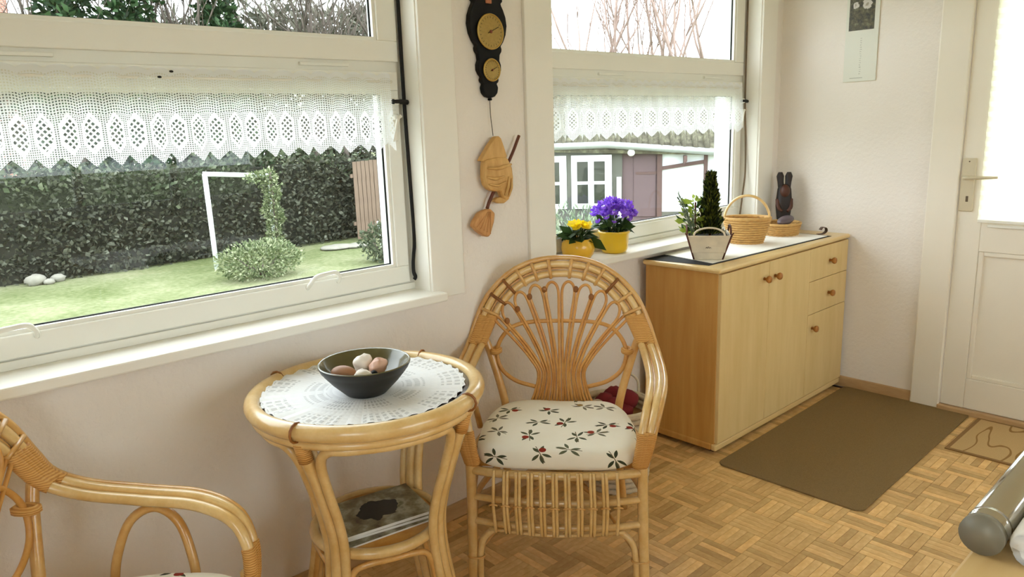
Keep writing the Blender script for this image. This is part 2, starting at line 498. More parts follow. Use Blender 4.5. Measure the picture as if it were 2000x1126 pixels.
M['post_white'] = plain('white_tube', rgb(236, 240, 240), 0.5, var=0.03)
M['fence'] = wood('red_brown_fence', rgb(104, 86, 72), rgb(128, 108, 92), (4, 4, 1), 0.8)
M['stone'] = plain('garden_stone', rgb(138, 134, 122), 0.9, var=0.3, scale=8)
t = NT('red_brick')
c = t.coord()
br = t.node('ShaderNodeTexBrick'); t.link(t.mapping(c, (1, 1, 1), (PI / 2, 0, 0)), br.inputs[0])
br.inputs['Scale'].default_value = 4.0
br.inputs['Color1'].default_value = rgb(168, 112, 96); br.inputs['Color2'].default_value = rgb(186, 132, 116); br.inputs['Mortar'].default_value = rgb(190, 176, 166)
t.base(br.outputs[0], 0.9, 0, 0.1)
M['brick'] = t.mat
t = NT('mossy_roof')
c = t.coord()
t.base(t.ramp(t.noise(c, 5, 5, 0.7), [(0.3, rgb(58, 54, 46)), (0.5, rgb(98, 94, 80)), (0.68, rgb(138, 136, 112))]), 0.95, 0, 0.1)
t.bump(t.noise(c, 16, 4), 0.7, 0.03)
M['roof'] = t.mat
M['shed_grey'] = plain('grey_boards', rgb(88, 88, 80), 0.85, var=0.15, scale=5)
M['shed_purple'] = plain('purple_brown_boards', rgb(98, 80, 82), 0.85, var=0.12, scale=4)
M['shed_beam'] = plain('brown_timber', rgb(92, 70, 66), 0.85, var=0.15)
M['shed_white'] = plain('white_render', rgb(226, 230, 232), 0.85, var=0.02)
M['shed_pane'] = plain('dark_window_pane', rgb(52, 54, 48), 0.15, var=0.5, scale=3)
M['gutter'] = plain('grey_zinc', rgb(160, 164, 162), 0.45, 0.3, 0.1)
M['lamp_white'] = plain('white_lamp_glass', rgb(246, 246, 246), 0.3, var=0.01)


# ------------------------------------------------------------------ helpers: meshes and objects
def smooth_path(pts, n=6, closed=False):
    pts = [Vector(p) for p in pts]
    if len(pts) < 3:
        return pts
    out = []
    L = len(pts)
    rng_ = range(L if closed else L - 1)
    for i in rng_:
        if closed:
            p0, p1, p2, p3 = pts[(i - 1) % L], pts[i], pts[(i + 1) % L], pts[(i + 2) % L]
        else:
            p0 = pts[i - 1] if i else pts[0] * 2 - pts[1]
            p1, p2 = pts[i], pts[i + 1]
            p3 = pts[i + 2] if i + 2 < L else pts[-1] * 2 - pts[-2]
        for k in range(n):
            s = k / n
            out.append(0.5 * ((2 * p1) + (p2 - p0) * s + (2 * p0 - 5 * p1 + 4 * p2 - p3) * s * s + (3 * p1 - p0 - 3 * p2 + p3) * s ** 3))
    if not closed:
        out.append(pts[-1])
    return out


class MB:
    def __init__(self):
        self.v = []
        self.f = []
        self.uv = None

    def box(self, x0, y0, z0, x1, y1, z1):
        b = len(self.v)
        self.v += [(x0, y0, z0), (x1, y0, z0), (x1, y1, z0), (x0, y1, z0), (x0, y0, z1), (x1, y0, z1), (x1, y1, z1), (x0, y1, z1)]
        self.f += [tuple(b + i for i in q) for q in ((0, 3, 2, 1), (4, 5, 6, 7), (0, 1, 5, 4), (1, 2, 6, 5), (2, 3, 7, 6), (3, 0, 4, 7))]
        return self

    def tube(self, pts, r, seg=8, closed=False, n=6, smooth=True, flat=1.0):
        pts = smooth_path(pts, n, closed) if smooth else [Vector(p) for p in pts]
        L = len(pts)
        rs = r if isinstance(r, (list, tuple)) else None
        b = len(self.v)
        tang = []
        for i in range(L):
            if closed:
                d = pts[(i + 1) % L] - pts[(i - 1) % L]
            else:
                d = pts[min(i + 1, L - 1)] - pts[max(i - 1, 0)]
            tang.append(d.normalized() if d.length > 1e-9 else Vector((0, 0, 1)))
        up = Vector((0, 0, 1)) if abs(tang[0].z) < 0.9 else Vector((1, 0, 0))
        nrm = (up - tang[0] * up.dot(tang[0])).normalized()
        for i in range(L):
            if i:
                nrm = nrm - tang[i] * nrm.dot(tang[i])
                if nrm.length < 1e-6:
                    nrm = tang[i].orthogonal()
                nrm.normalize()
            bi = tang[i].cross(nrm)
            if rs:
                s = i / (L - 1) * (len(rs) - 1)
                k = min(int(s), len(rs) - 2)
                ri = rs[k] + (rs[k + 1] - rs[k]) * (s - k)
            else:
                ri = r
            for j in range(seg):
                a = 2 * PI * j / seg
                p = pts[i] + nrm * (ri * math.cos(a)) + bi * (ri * flat * math.sin(a))
                self.v.append(tuple(p))
        for i in range(L if closed else L - 1):
            i2 = (i + 1) % L
            for j in range(seg):
                j2 = (j + 1) % seg
                self.f.append((b + i * seg + j, b + i * seg + j2, b + i2 * seg + j2, b + i2 * seg + j))
        if not closed:
            self.f.append(tuple(b + j for j in reversed(range(seg))))
            self.f.append(tuple(b + (L - 1) * seg + j for j in range(seg)))
        return self

    def lathe(self, prof, c=(0, 0, 0), seg=32, sx=1.0, sy=1.0, cap0=True, cap1=True, fun=None):
        b = len(self.v)
        n = len(prof)
        for (r, z) in prof:
            for j in range(seg):
                a = 2 * PI * j / seg
                k = fun(a, z) if fun else 1.0
                self.v.append((c[0] + r * k * sx * math.cos(a), c[1] + r * k * sy * math.sin(a), c[2] + z))
        for i in range(n - 1):
            for j in range(seg):
                j2 = (j + 1) % seg
                self.f.append((b + i * seg + j, b + i * seg + j2, b + (i + 1) * seg + j2, b + (i + 1) * seg + j))
        if cap0:
            self.f.append(tuple(b + j for j in reversed(range(seg))))
        if cap1:
            self.f.append(tuple(b + (n - 1) * seg + j for j in range(seg)))
        return self

    def prism(self, outline, thick, place):
        """outline [(a,b)] counter-clockwise; place(a, b, t) -> point"""
        b = len(self.v)
        n = len(outline)
        for tt in (0, thick):
            self.v += [tuple(place(p, q, tt)) for p, q in outline]
        self.f.append(tuple(b + i for i in reversed(range(n))))
        self.f.append(tuple(b + n + i for i in range(n)))
        for i in range(n):
            j = (i + 1) % n
            self.f.append((b + i, b + j, b + n + j, b + n + i))
        return self

    def ball(self, c, rx, ry=None, rz=None, seg=12, rings=8, jitter=0.0):
        ry = rx if ry is None else ry
        rz = rx if rz is None else rz
        b = len(self.v)
        self.v.append((c[0], c[1], c[2] - rz))
        for i in range(1, rings):
            p = PI * i / rings
            for j in range(seg):
                a = 2 * PI * j / seg
                k = 1 + random.uniform(-jitter, jitter)
                self.v.append((c[0] + rx * k * math.sin(p) * math.cos(a), c[1] + ry * k * math.sin(p) * math.sin(a), c[2] - rz * k * math.cos(p)))
        self.v.append((c[0], c[1], c[2] + rz))
        e = len(self.v) - 1
        for j in range(seg):
            self.f.append((b, b + 1 + (j + 1) % seg, b + 1 + j))
            self.f.append((e, e - seg + j, e - seg + (j + 1) % seg))
        for i in range(rings - 2):
            for j in range(seg):
                j2 = (j + 1) % seg
                self.f.append((b + 1 + i * seg + j, b + 1 + i * seg + j2, b + 1 + (i + 1) * seg + j2, b + 1 + (i + 1) * seg + j))
        return self

    def quad(self, a, b_, c, d):
        b = len(self.v)
        self.v += [tuple(a), tuple(b_), tuple(c), tuple(d)]
        self.f.append((b, b + 1, b + 2, b + 3))
        return self

    def leaf(self, base, direction, length, width, normal=None, bend=0.15):
        base = Vector(base)
        d = Vector(direction).normalized()
        nr = Vector(normal) if normal is not None else Vector((random.uniform(-1, 1), random.uniform(-1, 1), random.uniform(-1, 1)))
        s = d.cross(nr)
        if s.length < 1e-4:
            s = d.orthogonal()
        s.normalize()
        up = s.cross(d)
        b = len(self.v)
        p1 = base + d * length * 0.5
        tip = base + d * length - up * bend * length
        self.v += [tuple(base), tuple(p1 + s * width / 2), tuple(p1 + up * 0.08 * length), tuple(p1 - s * width / 2), tuple(tip)]
        self.f += [(b, b + 1, b + 2), (b, b + 2, b + 3), (b + 1, b + 4, b + 2), (b + 2, b + 4, b + 3)]
        return self

    def mesh(self, name, mat, smooth=True):
        me = bpy.data.meshes.new(name)
        me.from_pydata(self.v, [], self.f)
        if self.uv is not None:
            lay = me.uv_layers.new(name='UVMap')
            co = np.empty(len(me.loops), dtype=np.int32)
            me.loops.foreach_get('vertex_index', co)
            lay.data.foreach_set('uv', np.array(self.uv, dtype=np.float32)[co].ravel())
        mats = mat if isinstance(mat, (list, tuple)) else [mat]
        for m_ in mats:
            me.materials.append(M[m_] if isinstance(m_, str) else m_)
        if smooth:
            me.polygons.foreach_set('use_smooth', [True] * len(me.polygons))
        me.update()
        return me

    def build(self, name, mat, parent=None, smooth=True, bevel=0.0, loc=None, rot=None, auto=None):
        o = bpy.data.objects.new(name, self.mesh(name, mat, smooth))
        COL.objects.link(o)
        if parent is not None:
            o.parent = parent
        if loc is not None:
            o.location = loc
        if rot is not None:
            o.rotation_euler = rot
        if bevel:
            bv = o.modifiers.new('bevel', 'BEVEL')
            bv.width = bevel
            bv.segments = 2
            bv.limit_method = 'ANGLE'
            bv.harden_normals = False
        return o


def link_mesh(name, me, parent=None, loc=(0, 0, 0), rot=(0, 0, 0), scale=(1, 1, 1)):
    o = bpy.data.objects.new(name, me)
    COL.objects.link(o)
    o.parent = parent
    o.location = loc
    o.rotation_euler = rot
    o.scale = scale
    return o


def tag(o, label=None, cat=None, group=None, kind=None):
    if label:
        o['label'] = label
    if cat:
        o['category'] = cat
    if group:
        o['group'] = group
    if kind:
        o['kind'] = kind
    return o


def thing(name, label, cat, loc=(0, 0, 0), rz=0.0, group=None, kind=None):
    o = bpy.data.objects.new(name, None)
    o.empty_display_size = 0.1
    COL.objects.link(o)
    o.location = loc
    o.rotation_euler = (0, 0, rz)
    return tag(o, label, cat, group, kind)


def box(name, mat, parent, x0, y0, z0, x1, y1, z1, bevel=0.0):
    return MB().box(x0, y0, z0, x1, y1, z1).build(name, mat, parent, smooth=False, bevel=bevel)


def copy_tree(o, parent=None):
    cpy = o.copy()
    COL.objects.link(cpy)
    cpy.parent = parent
    for ch in [q for q in bpy.data.objects if q.parent == o]:
        copy_tree(ch, cpy)
    return cpy


# ------------------------------------------------------------------ the room
YW = 1.961            # inner face of the window wall
YO = 2.185            # its outer face
XR = 3.70             # inner face of the door wall
XL, YF, ZC = -1.25, -2.3, 2.42
ZS = 0.81             # underside of the window sills
W1 = (-0.085, 1.425)  # window openings along the window wall
W2 = (2.006, 3.49)
ZT = 2.16

# floor: parquet in basket weave, every strip a piece
floor = box('floor', 'subfloor', None, XL, YF, -0.08, XR + 0.2, YO, -0.006)
tag(floor, 'honey-coloured mosaic parquet floor in basket weave', 'floor', kind='structure')
TILE, NST = 0.13, 5
SW = TILE / NST
strip_me = MB().box(-TILE / 2 + .0006, -SW / 2 + .0006, -0.006, TILE / 2 - .0006, SW / 2 - .0006, 0).mesh('parquet_strip', 'parquet_piece', False)
cand, rest = [], []
x = 1.97 - TILE * 25
ix = 0
while x < XR:
    y = 0.98 - TILE * 26
    iy = 0
    while y < YW:
        if x + TILE > XL and y + TILE > YF:
            for k in range(NST):
                horiz = (ix + iy) % 2 == 0
                if horiz:
                    cx, cy = x + TILE / 2, y + SW * (k + .5)
                else:
                    cx, cy = x + SW * (k + .5), y + TILE / 2
                if XL < cx < XR and YF < cy < YW:
                    hidden = (cx > 2.47 and cy > 0.95) or (cx > 3.22 and cy > 0.70)
                    p = project((cx, cy, 0))
                    show = p and 900 < p[0] < 1990 and p[1] < 1120 and not hidden and (p[0] > 1290 or p[1] > 960)
                    (cand if show else rest).append((math.hypot(cx, cy), cx, cy, horiz))
        y += TILE
        iy += 1
    x += TILE
    ix += 1
cand.sort()
for d_, cx, cy, hz in cand[:300]:
    link_mesh('parquet_strip', strip_me, floor, (cx, cy, random.uniform(-.0004, 0)), (0, 0, (0 if hz else PI / 2) + random.uniform(-.002, .002)))
mb = MB()
for d_, cx, cy, hz in cand[300:] + rest:
    a, b_ = (TILE / 2 - .0006, SW / 2 - .0006) if hz else (SW / 2 - .0006, TILE / 2 - .0006)
    z = random.uniform(-.0004, 0)
    mb.box(max(cx - a, XL), max(cy - b_, YF), -0.006, min(cx + a, XR), min(cy + b_, YW), z)
o = mb.build('parquet_field', 'parquet_rest', floor, smooth=False)
o['kind'] = 'stuff'

# window wall with two openings
mb = MB()
mb.box(XL - .2, YW, -0.08, W1[0], YO, ZC)
mb.box(W1[1], YW, -0.08, W2[0], YO, ZC)
mb.box(W2[1], YW, -0.08, XR + .2, YO, ZC)
mb.box(W1[0], YW, -0.08, W1[1], YO, ZS)
mb.box(W2[0], YW, -0.08, W2[1], YO, ZS)
mb.box(W1[0], YW, ZT, W1[1], YO, ZC)
mb.box(W2[0], YW, ZT, W2[1], YO, ZC)
tag(mb.build('wall_back', 'wall', None, smooth=False), 'rough cream plastered wall holding the two windows', 'wall', kind='structure')
# door wall with the door opening
DY0, DY1, DZ = 0.235, 1.095, 2.0
mb = MB()
mb.box(XR, DY1, -0.08, XR + .2, YW, ZC)
mb.box(XR, YF, -0.08, XR + .2, DY0, ZC)
mb.box(XR, DY0, DZ, XR + .2, DY1, ZC)
tag(mb.build('wall_right', 'wall', None, smooth=False), 'cream wall with the calendar and the door', 'wall', kind='structure')
# the unseen sides of the sun room, with window openings added to let in daylight
mb = MB()
mb.box(XL - .2, YF - .2, -0.08, XR + .2, YF, 0.8)
mb.box(XL - .2, YF - .2, 2.2, XR + .2, YF, ZC)
mb.box(XL - .2, YF - .2, 0.8, 0.7, YF, 2.2)
mb.box(2.9, YF - .2, 0.8, XR + .2, YF, 2.2)
tag(mb.build('wall_front', 'wall', None, smooth=False), 'cream wall behind the viewer with an opening added for daylight', 'wall', kind='structure')
mb = MB()
mb.box(XL - .2, YF, -0.08, XL, YW, 0.8)
mb.box(XL - .2, YF, 2.2, XL, YW, ZC)
mb.box(XL - .2, YF, 0.8, XL, -1.5, 2.2)
mb.box(XL - .2, .1, 0.8, XL, YW, 2.2)
tag(mb.build('wall_left', 'wall', None, smooth=False), 'cream wall on the left with an opening added for daylight', 'wall', kind='structure')
tag(box('ceiling', 'ceiling', None, XL - .2, YF - .2, ZC, XR + .2, YO, ZC + .15), 'plain white ceiling of the room', 'ceiling', kind='structure')
for i, (a0, a1, axis) in enumerate(((0.7, 2.9, 'x'), (-1.5, .1, 'y'))):  # two unseen windows, added to fill the room with daylight
    w = tag(bpy.data.objects.new('window_%d' % (i + 3), None), 'unseen window behind the viewer, added to let in daylight' if i == 0 else 'unseen window beside the viewer, added to let in daylight', 'window', kind='structure')
    COL.objects.link(w)

    def bar(name, mat, p0, p1, z0, z1, d0, d1):
        if axis == 'x':
            return box(name, mat, w, p0, YF - d1, z0, p1, YF - d0, z1)
        return box(name, mat, w, XL - d1, p0, z0, XL - d0, p1, z1)
    bar('frame_rail', 'frame', a0, a1, 0.8, 0.87, .06, .12)
    bar('frame_rail', 'frame', a0, a1, 2.13, 2.2, .06, .12)
    for k in range(4):
        p = a0 + (a1 - a0 - .06) * k / 3
        bar('frame_stile', 'frame', p, p + .06, 0.87, 2.13, .06, .12)
    bar('pane', 'glass', a0 + .02, a1 - .02, 0.85, 2.15, .088, .092)

# baseboards
tag(box('baseboard_right', 'baseboard', None, XR - .016, 1.215, 0, XR, YW, .055, .003), 'narrow tan wooden baseboard below the calendar wall', 'baseboard', kind='structure')
tag(box('baseboard_back', 'baseboard', None, XL, YW - .016, 0, XR - .016, YW, .055, .003), 'narrow tan wooden baseboard below the windows', 'baseboard', kind='structure')


# ------------------------------------------------------------------ the two windows
def window(idx, x0, x1, label, handles):
    w = tag(bpy.data.objects.new('window_%d' % idx, None), label, 'window', kind='structure')
    COL.objects.link(w)
    # casing boards on the wall
    tw = .132
    yb = YW - .015
    box('casing', 'trim', w, x1 - .004, yb, .812, x1 + tw, YW, ZT + .1, .003)
    box('casing', 'trim', w, x0 - tw, yb, .812, x0 + .004, YW, ZT + .1, .003)
    box('casing', 'trim', w, x0 - tw, yb, ZT, x1 + tw, YW - .001, ZT + tw, .003)
    # smooth lining of the reveal
    box('lining', 'trim', w, x1 - .008, YW - .004, .838, x1 + .002, 2.06, ZT)
    box('lining', 'trim', w, x0 - .002, YW - .004, .838, x0 + .008, 2.06, ZT)
    box('lining', 'trim', w, x0, YW - .004, ZT - .008, x1, 2.06, ZT + .002)
    # sill board
    box('sill', 'trim', w, x0 - .038, YW - .062, .811, x1 + .022, 2.06, .840, .005)
    # fixed frame
    yf0, yf1 = 2.050, 2.105
    box('frame_stile', 'frame', w, x1 - .075, yf0, .84, x1, yf1, ZT)
    box('frame_stile', 'frame', w, x0, yf0, .84, x0 + .075, yf1, ZT)
    box('frame_rail', 'frame', w, x0 + .075, yf0, .84, x1 - .075, yf1, .885)
    box('transom', 'frame', w, x0 + .075, yf0, 1.50, x1 - .075, yf1, 1.60)
    box('frame_rail', 'frame', w, x0 + .075, yf0, ZT - .05, x1 - .075, yf1, ZT)
    box('drip_step', 'frame', w, x0 + .008, 2.040, .840, x1 - .008, 2.0495, .862, .002)

    def sash(name, sx0, sx1, sz0, sz1, gw, gb, gt):
        y0, y1 = 2.036, 2.082
        s = MB()
        s.box(sx0, y0, sz0, sx1, y1, sz0 + gb)
        s = s.build(name, 'frame', w, smooth=False, bevel=.003)
        for nm, a in (('stile', (sx0, y0, sz0 + gb, sx0 + gw, y1, sz1 - gt)), ('stile', (sx1 - gw, y0, sz0 + gb, sx1, y1, sz1 - gt)),
                      ('rail', (sx0, y0, sz1 - gt, sx1, y1, sz1))):
            box(nm, 'frame', s, *a, bevel=.003)
        # white glazing bead and dark seal round the pane
        e = .010
        for nm, m_, g in (('glazing_bead', 'frame', 0.0), ('seal', 'sealant', .0)):
            ya, yb_ = (2.044, 2.056) if nm == 'glazing_bead' else (2.0605, 2.0635)
            ee = e if nm == 'glazing_bead' else e + .003
            b = MB()
            X0, X1, Z0, Z1 = sx0 + gw, sx1 - gw, sz0 + gb, sz1 - gt
            b.box(X0, ya, Z0, X1, yb_, Z0 + ee).box(X0, ya, Z1 - ee, X1, yb_, Z1)
            b.box(X0, ya, Z0 + ee, X0 + ee, yb_, Z1 - ee).box(X1 - ee, ya, Z0 + ee, X1, yb_, Z1 - ee)
            b.build(nm, m_, s, smooth=False)
        box('pane', 'glass', s, sx0 + gw - .002, 2.058, sz0 + gb - .002, sx1 - gw + .002, 2.0605, sz1 - gt + .002)
        return s
    lo = sash('lower_sash', x0 + .030, x1 - .030, .867, 1.545, .048, .056, .058)
    sash('upper_sash', x0 + .022, x1 - .022, 1.575, ZT - .02, .072, .062, .06)
    # white pull handles on the lower sash
    for hx in handles:
        hb = MB().tube([(hx - .052, 2.036, .907), (hx - .049, 2.020, .922), (hx - .034, 2.010, .942), (hx, 2.008, .947), (hx + .034, 2.010, .946), (hx + .049, 2.020, .928), (hx + .052, 2.036, .911)], .0062, 8)
        hb.build('pull_handle', 'frame', lo)
    # vent slots under the upper sash
    for vx in (x0 + .45, x1 - .28):
        box('vent_slot', 'frame', w, vx - .08, 2.040, 1.556, vx + .08, 2.051, 1.566, .002)
    # shutter latch on the right stile: peg, lever, plate
    box('latch_plate', 'frame', lo, x1 - .072, 2.028, 1.330, x1 - .046, 2.037, 1.428, .003)
    MB().tube([(x1 - .058, 2.036, 1.405), (x1 - .058, 2.008, 1.405)], .009, 10).build('latch_knob', 'frame', lo)
    MB().tube([(x1 - .044, 2.012, 1.408), (x1 - .060, 2.006, 1.395), (x1 - .085, 1.996, 1.330)], [.006, .005, .003], 8).build('latch_lever', 'frame', lo)
    MB().tube([(x1 - .056, 2.037, 1.452), (x1 - .056, 2.008, 1.452)], .011, 12).build('strap_button', 'frame', w)
    MB().tube([(x1 - .070, 2.014, 1.452), (x1 - .046, 2.012, 1.452), (x1 - .012, 2.016, 1.450)], .008, 8).build('strap_peg', 'strap_black', w)
    # white outer reveal and outer ledge
    box('outer_lining', 'exterior', w, x1 - .030, 2.105, .86, x1 + .001, YO + .004, ZT)
    box('outer_lining', 'exterior', w, x0 - .001, 2.105, .86, x0 + .030, YO + .004, ZT)
    box('outer_ledge', 'exterior', w, x0, 2.105, .815, x1, YO + .05, .852)
    return w


window(1, W1[0], W1[1], 'large white window over the lawn with a goal-like white frame outside', (1.074, 0.264))
window(2, W2[0], W2[1], 'white window behind the flower pots, looking onto a shed', (2.25, 3.1))


def strap(name, label, pts, mat, wdt):
    mb = MB().tube(pts, wdt, 8, flat=0.35, n=8)
    return tag(mb.build(name, mat), label, 'strap')


strap('shutter_strap', 'black shutter strap hanging down the right jamb of the lawn window',
      [(1.412, 2.030, 2.14), (1.411, 2.030, 1.8), (1.409, 2.028, 1.46), (1.4105, 2.024, 1.2), (1.412, 2.022, 1.02), (1.406, 2.024, .955), (1.404, 2.026, .93), (1.404, 2.026, .90), (1.410, 2.026, .882), (1.404, 2.026, .874)], 'strap_black', .0072)
strap('shutter_strap', 'grey-brown shutter strap hanging slack beside the shed window',
      [(3.478, 2.030, 2.14), (3.477, 2.030, 1.8), (3.476, 2.028, 1.46), (3.473, 2.016, 1.25), (3.462, 2.006, 1.1), (3.445, 2.006, 1.0), (3.438, 2.010, .92), (3.436, 2.014, .88)], 'strap_brown', .0075)


# ------------------------------------------------------------------ lace curtains
def curtain(x0, x1, label, phase):
    mo = 0.050
    ln = x1 - x0
    nu = int(ln / mo * 12)
    nv = 16
    mb = MB()
    mb.uv = []
    for i in range(nu + 1):
        s = i / nu
        x = x0 + s * ln
        u = s * ln
        tri = 1 - abs((u / mo) % 1.0 - 0.5) * 2                  # 0 at seams, 1 under each hexagon
        vmax = .202 + .026 * tri
        sc = .010 * abs(math.sin(PI * u / mo * 0.9)) ** 0.7      # scalloped top
        for k in range(nv + 1):
            f = k / nv
            v = vmax * f
            amp = .0035 + .009 * f
            y = 2.013 + amp * math.sin(2 * PI * u / (2 * mo) + phase) - .004 * f + .003 * math.sin(9 * u)
            mb.v.append((x, y, 1.528 + sc * (1 - f) - v))
            mb.uv.append((u, v))
    for i in range(nu):
        for k in range(nv):
            a = i * (nv + 1) + k
            mb.f.append((a, a + 1, a + nv + 2, a + nv + 1))
    cur = thing('lace_curtain', label, 'curtain', group='lace valances')
    mb.build('lace_panel', 'lace', cur)
    MB().tube([(x0 - .01, 2.014, 1.512), (x1 + .01, 2.014, 1.512)], .0035, 8, smooth=False).build('curtain_rod', 'frame', cur)
    for ex in (x0 - .008, x1 + .008):
        MB().tube([(ex, 2.014, 1.512), (ex, 2.038, 1.512)], .003, 8, smooth=False).build('rod_hook', 'frame', cur)
    return cur


c1_ = curtain(-.03, 1.348, 'white lace valance with hexagon motifs across the lawn window', 0.4)
for cx_, cz_ in ((.660, 1.512), (.690, 1.526)):
    MB().ball((cx_, 1.998, cz_), .0055, .003, .003, 10, 6).build('curtain_clip', 'strap_black', c1_)
curtain(2.06, 3.413, 'white lace valance with zigzag hem across the shed window', 1.3)


# ------------------------------------------------------------------ door
door = tag(bpy.data.objects.new('door_1', None), 'cream door with a pleated white blind over its glass', 'door', kind='structure')
COL.objects.link(door)
box('casing', 'doorpaint', door, XR - .022, DY1 - .004, 0, XR, DY1 + .122, DZ + .11, .006)
box('casing', 'doorpaint', door, XR - .022, DY0 - .12, 0, XR, DY0 + .004, DZ + .11, .006)
box('casing', 'doorpaint', door, XR - .022, DY0 + .004, DZ, XR, DY1 - .004, DZ + .11, .006)
LX0, LX1 = XR - .006, XR + .036                  # leaf
box('stile', 'doorpaint', door, LX0, 0.992, .028, LX1, DY1 - .006, DZ - .004, .003)
box('stile', 'doorpaint', door, LX0, DY0 + .006, .028, LX1, .340, DZ - .004, .003)
box('rail', 'doorpaint', door, LX0, .340, .028, LX1, .992, .17, .003)
box('rail', 'doorpaint', door, LX0, .340, .758, LX1, .992, .905, .003)
box('rail', 'doorpaint', door, LX0, .340, 1.90, LX1, .992, DZ - .004, .003)
pn = box('lower_panel', 'doorpaint', door, LX0 + .014, .338, .165, LX0 + .026, .994, .762)
for a in ((.972, .992, .17, .758), (.340, .360, .17, .758)):
    box('moulding', 'doorpaint', pn, LX0 + .003, a[0], a[2], LX0 + .015, a[1], a[3], .004)
for z in (.17, .738):
    box('moulding', 'doorpaint', pn, LX0 + .003, .36, z, LX0 + .015, .972, z + .02, .004)
box('pane', 'glass', door, LX0 + .020, .338, .9, LX0 + .024, .994, 1.905)
box('glazing_ledge', 'frame', door, LX0 - .008, .34, .868, LX0, .966, .880, .002)
mb = MB()
nz = 50
for i in range(nz + 1):                            # pleats
    z = .902 + (1.94 - .902) * i / nz
    d = .004 if i % 2 else -.004
    mb.v += [(LX0 - .014 + d, .325, z), (LX0 - .014 + d, 1.003, z)]
for i in range(nz):
    mb.f.append((2 * i, 2 * i + 1, 2 * i + 3, 2 * i + 2))
bl = mb.build('pleated_blind', 'blind', door, smooth=False)
box('bottom_rail', 'frame', bl, LX0 - .022, .325, .889, LX0 - .006, 1.003, .902, .002)
pl = box('handle_plate', 'plate_metal', door, LX0 - .008, 1.030, .932, LX0, 1.086, 1.165, .004)
MB().tube([(LX0 - .008, 1.062, 1.080), (LX0 - .050, 1.060, 1.081), (LX0 - .056, 1.040, 1.082), (LX0 - .052, .985, 1.084), (LX0 - .048, .935, 1.086)], [.0085, .0085, .0085, .007, .005], 10).build('lever', 'plate_metal', pl)
box('keyhole', 'keyhole', pl, LX0 - .0088, 1.050, .975, LX0 - .007, 1.060, 1.000, .002)
MB().ball((LX0 - .008, 1.058, 1.150), .003).build('screw', 'keyhole', pl)
box('threshold', 'baseboard', door, XR - .03, DY0, 0, XR + .1, DY1, .026, .004)

# ------------------------------------------------------------------ cabinet
cab = thing('sideboard', 'pale pine sideboard with wooden knobs under the shed window', 'sideboard', (0, 0, 0))
CX0, CX1, CYF, CYB, CZ = 2.535, 3.685, 1.572, 1.925, .772
mb = MB()
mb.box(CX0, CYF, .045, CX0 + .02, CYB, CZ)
mb.build('side_panel', 'pine_side_shaded', cab, smooth=False, bevel=.002)
box('side_panel', 'pine_side_shaded', cab, CX1 - .02, CYF, .045, CX1, CYB, CZ, .002)
box('back_panel', 'pine_side_shaded', cab, CX0 + .02, CYB - .012, .045, CX1 - .02, CYB, CZ)
box('bottom_panel', 'pine_side_shaded', cab, CX0 + .02, CYF + .004, .045, CX1 - .02, CYB - .012, .065)
box('face_frame', 'pine_front', cab, CX0 + .02, CYF + .002, .065, CX1 - .02, CYF + .012, CZ)
box('base_moulding', 'pine_top', cab, CX0 - .006, CYF - .012, .020, CX1, CYF + .012, .048, .006)
box('base_moulding', 'pine_side_shaded', cab, CX0 - .006, CYF + .012, .020, CX0 + .014, CYB, .048, .006)
for fx, fy in ((CX0 + .03, CYF + .02), (CX1 - .07, CYF + .02), (CX0 + .03, CYB - .06), (CX1 - .07, CYB - .06)):
    box('foot', 'stick', cab, fx, fy, 0, fx + .04, fy + .04, .022)
box('top_board', 'pine_top', cab, CX0 - .020, CYF - .020, CZ, CX1 + .008, CYB + .004, CZ + .021, .008)


def knob(parent, x, z):
    k = MB().lathe([(.007, 0), (.006, .010), (.013, .016), (.0165, .024), (.013, .031), (.004, .034)], seg=16)
    k.build('knob', 'knob', parent, loc=(x, CYF - .016, z), rot=(PI / 2, 0, 0))


def front(name, x0, x1, z0, z1, kx, kz):
    f = box(name, 'pine_front', cab, x0 + .0012, CYF - .016, z0 + .0012, x1 - .0012, CYF + .001, z1 - .0012, .002)
    knob(f, kx, kz)


front('door', 2.537, 2.912, .052, .768, 2.868, .698)
front('door', 2.912, 3.286, .052, .768, 2.958, .698)
front('drawer', 3.286, 3.683, .612, .768, 3.484, .690)
front('drawer', 3.286, 3.683, .452, .612, 3.486, .532)
front('door', 3.286, 3.683, .052, .452, 3.332, .384)
TOPZ = CZ + .021


def cloth_sheet(name, mat, pts, z, th, label, cat, wav=0.0):
    mb = MB()
    mb.prism(pts, th, lambda a, b, t: (a, b, z + t))
    o = mb.build(name, mat, smooth=False)
    return tag(o, label, cat)


cloth_sheet('felt_mat', 'cloth_black', [(2.556, 1.628), (3.56, 1.588), (3.57, 1.916), (2.52, 1.922)], TOPZ, .0015,
            'thin black mat showing round the edge of the white table runner', 'mat')
RZ = TOPZ + .0015
cloth_sheet('table_runner', 'cloth_white', [(2.600, 1.640), (3.54, 1.600), (3.555, 1.908), (2.66, 1.918)], RZ, .002,
            'white linen runner lying along the top of the sideboard', 'table runner')
RZ += .002


# ------------------------------------------------------------------ things on the sideboard
def leaf_mesh(name, mat, ln, wd, bend=0.2):
    return MB().leaf((0, 0, 0), (1, 0, 0), ln, wd, (0, 0, 1), bend).mesh(name, mat)


LEAF = leaf_mesh('leaf', 'leaf', 1.0, 0.55)
LEAF_L = leaf_mesh('light_leaf', 'leaf_light', 1.0, 0.55)


def orient(d, roll=0.0):
    q = Vector((1, 0, 0)).rotation_difference(Vector(d).normalized())
    return (q @ Quaternion((1, 0, 0), roll)).to_euler()


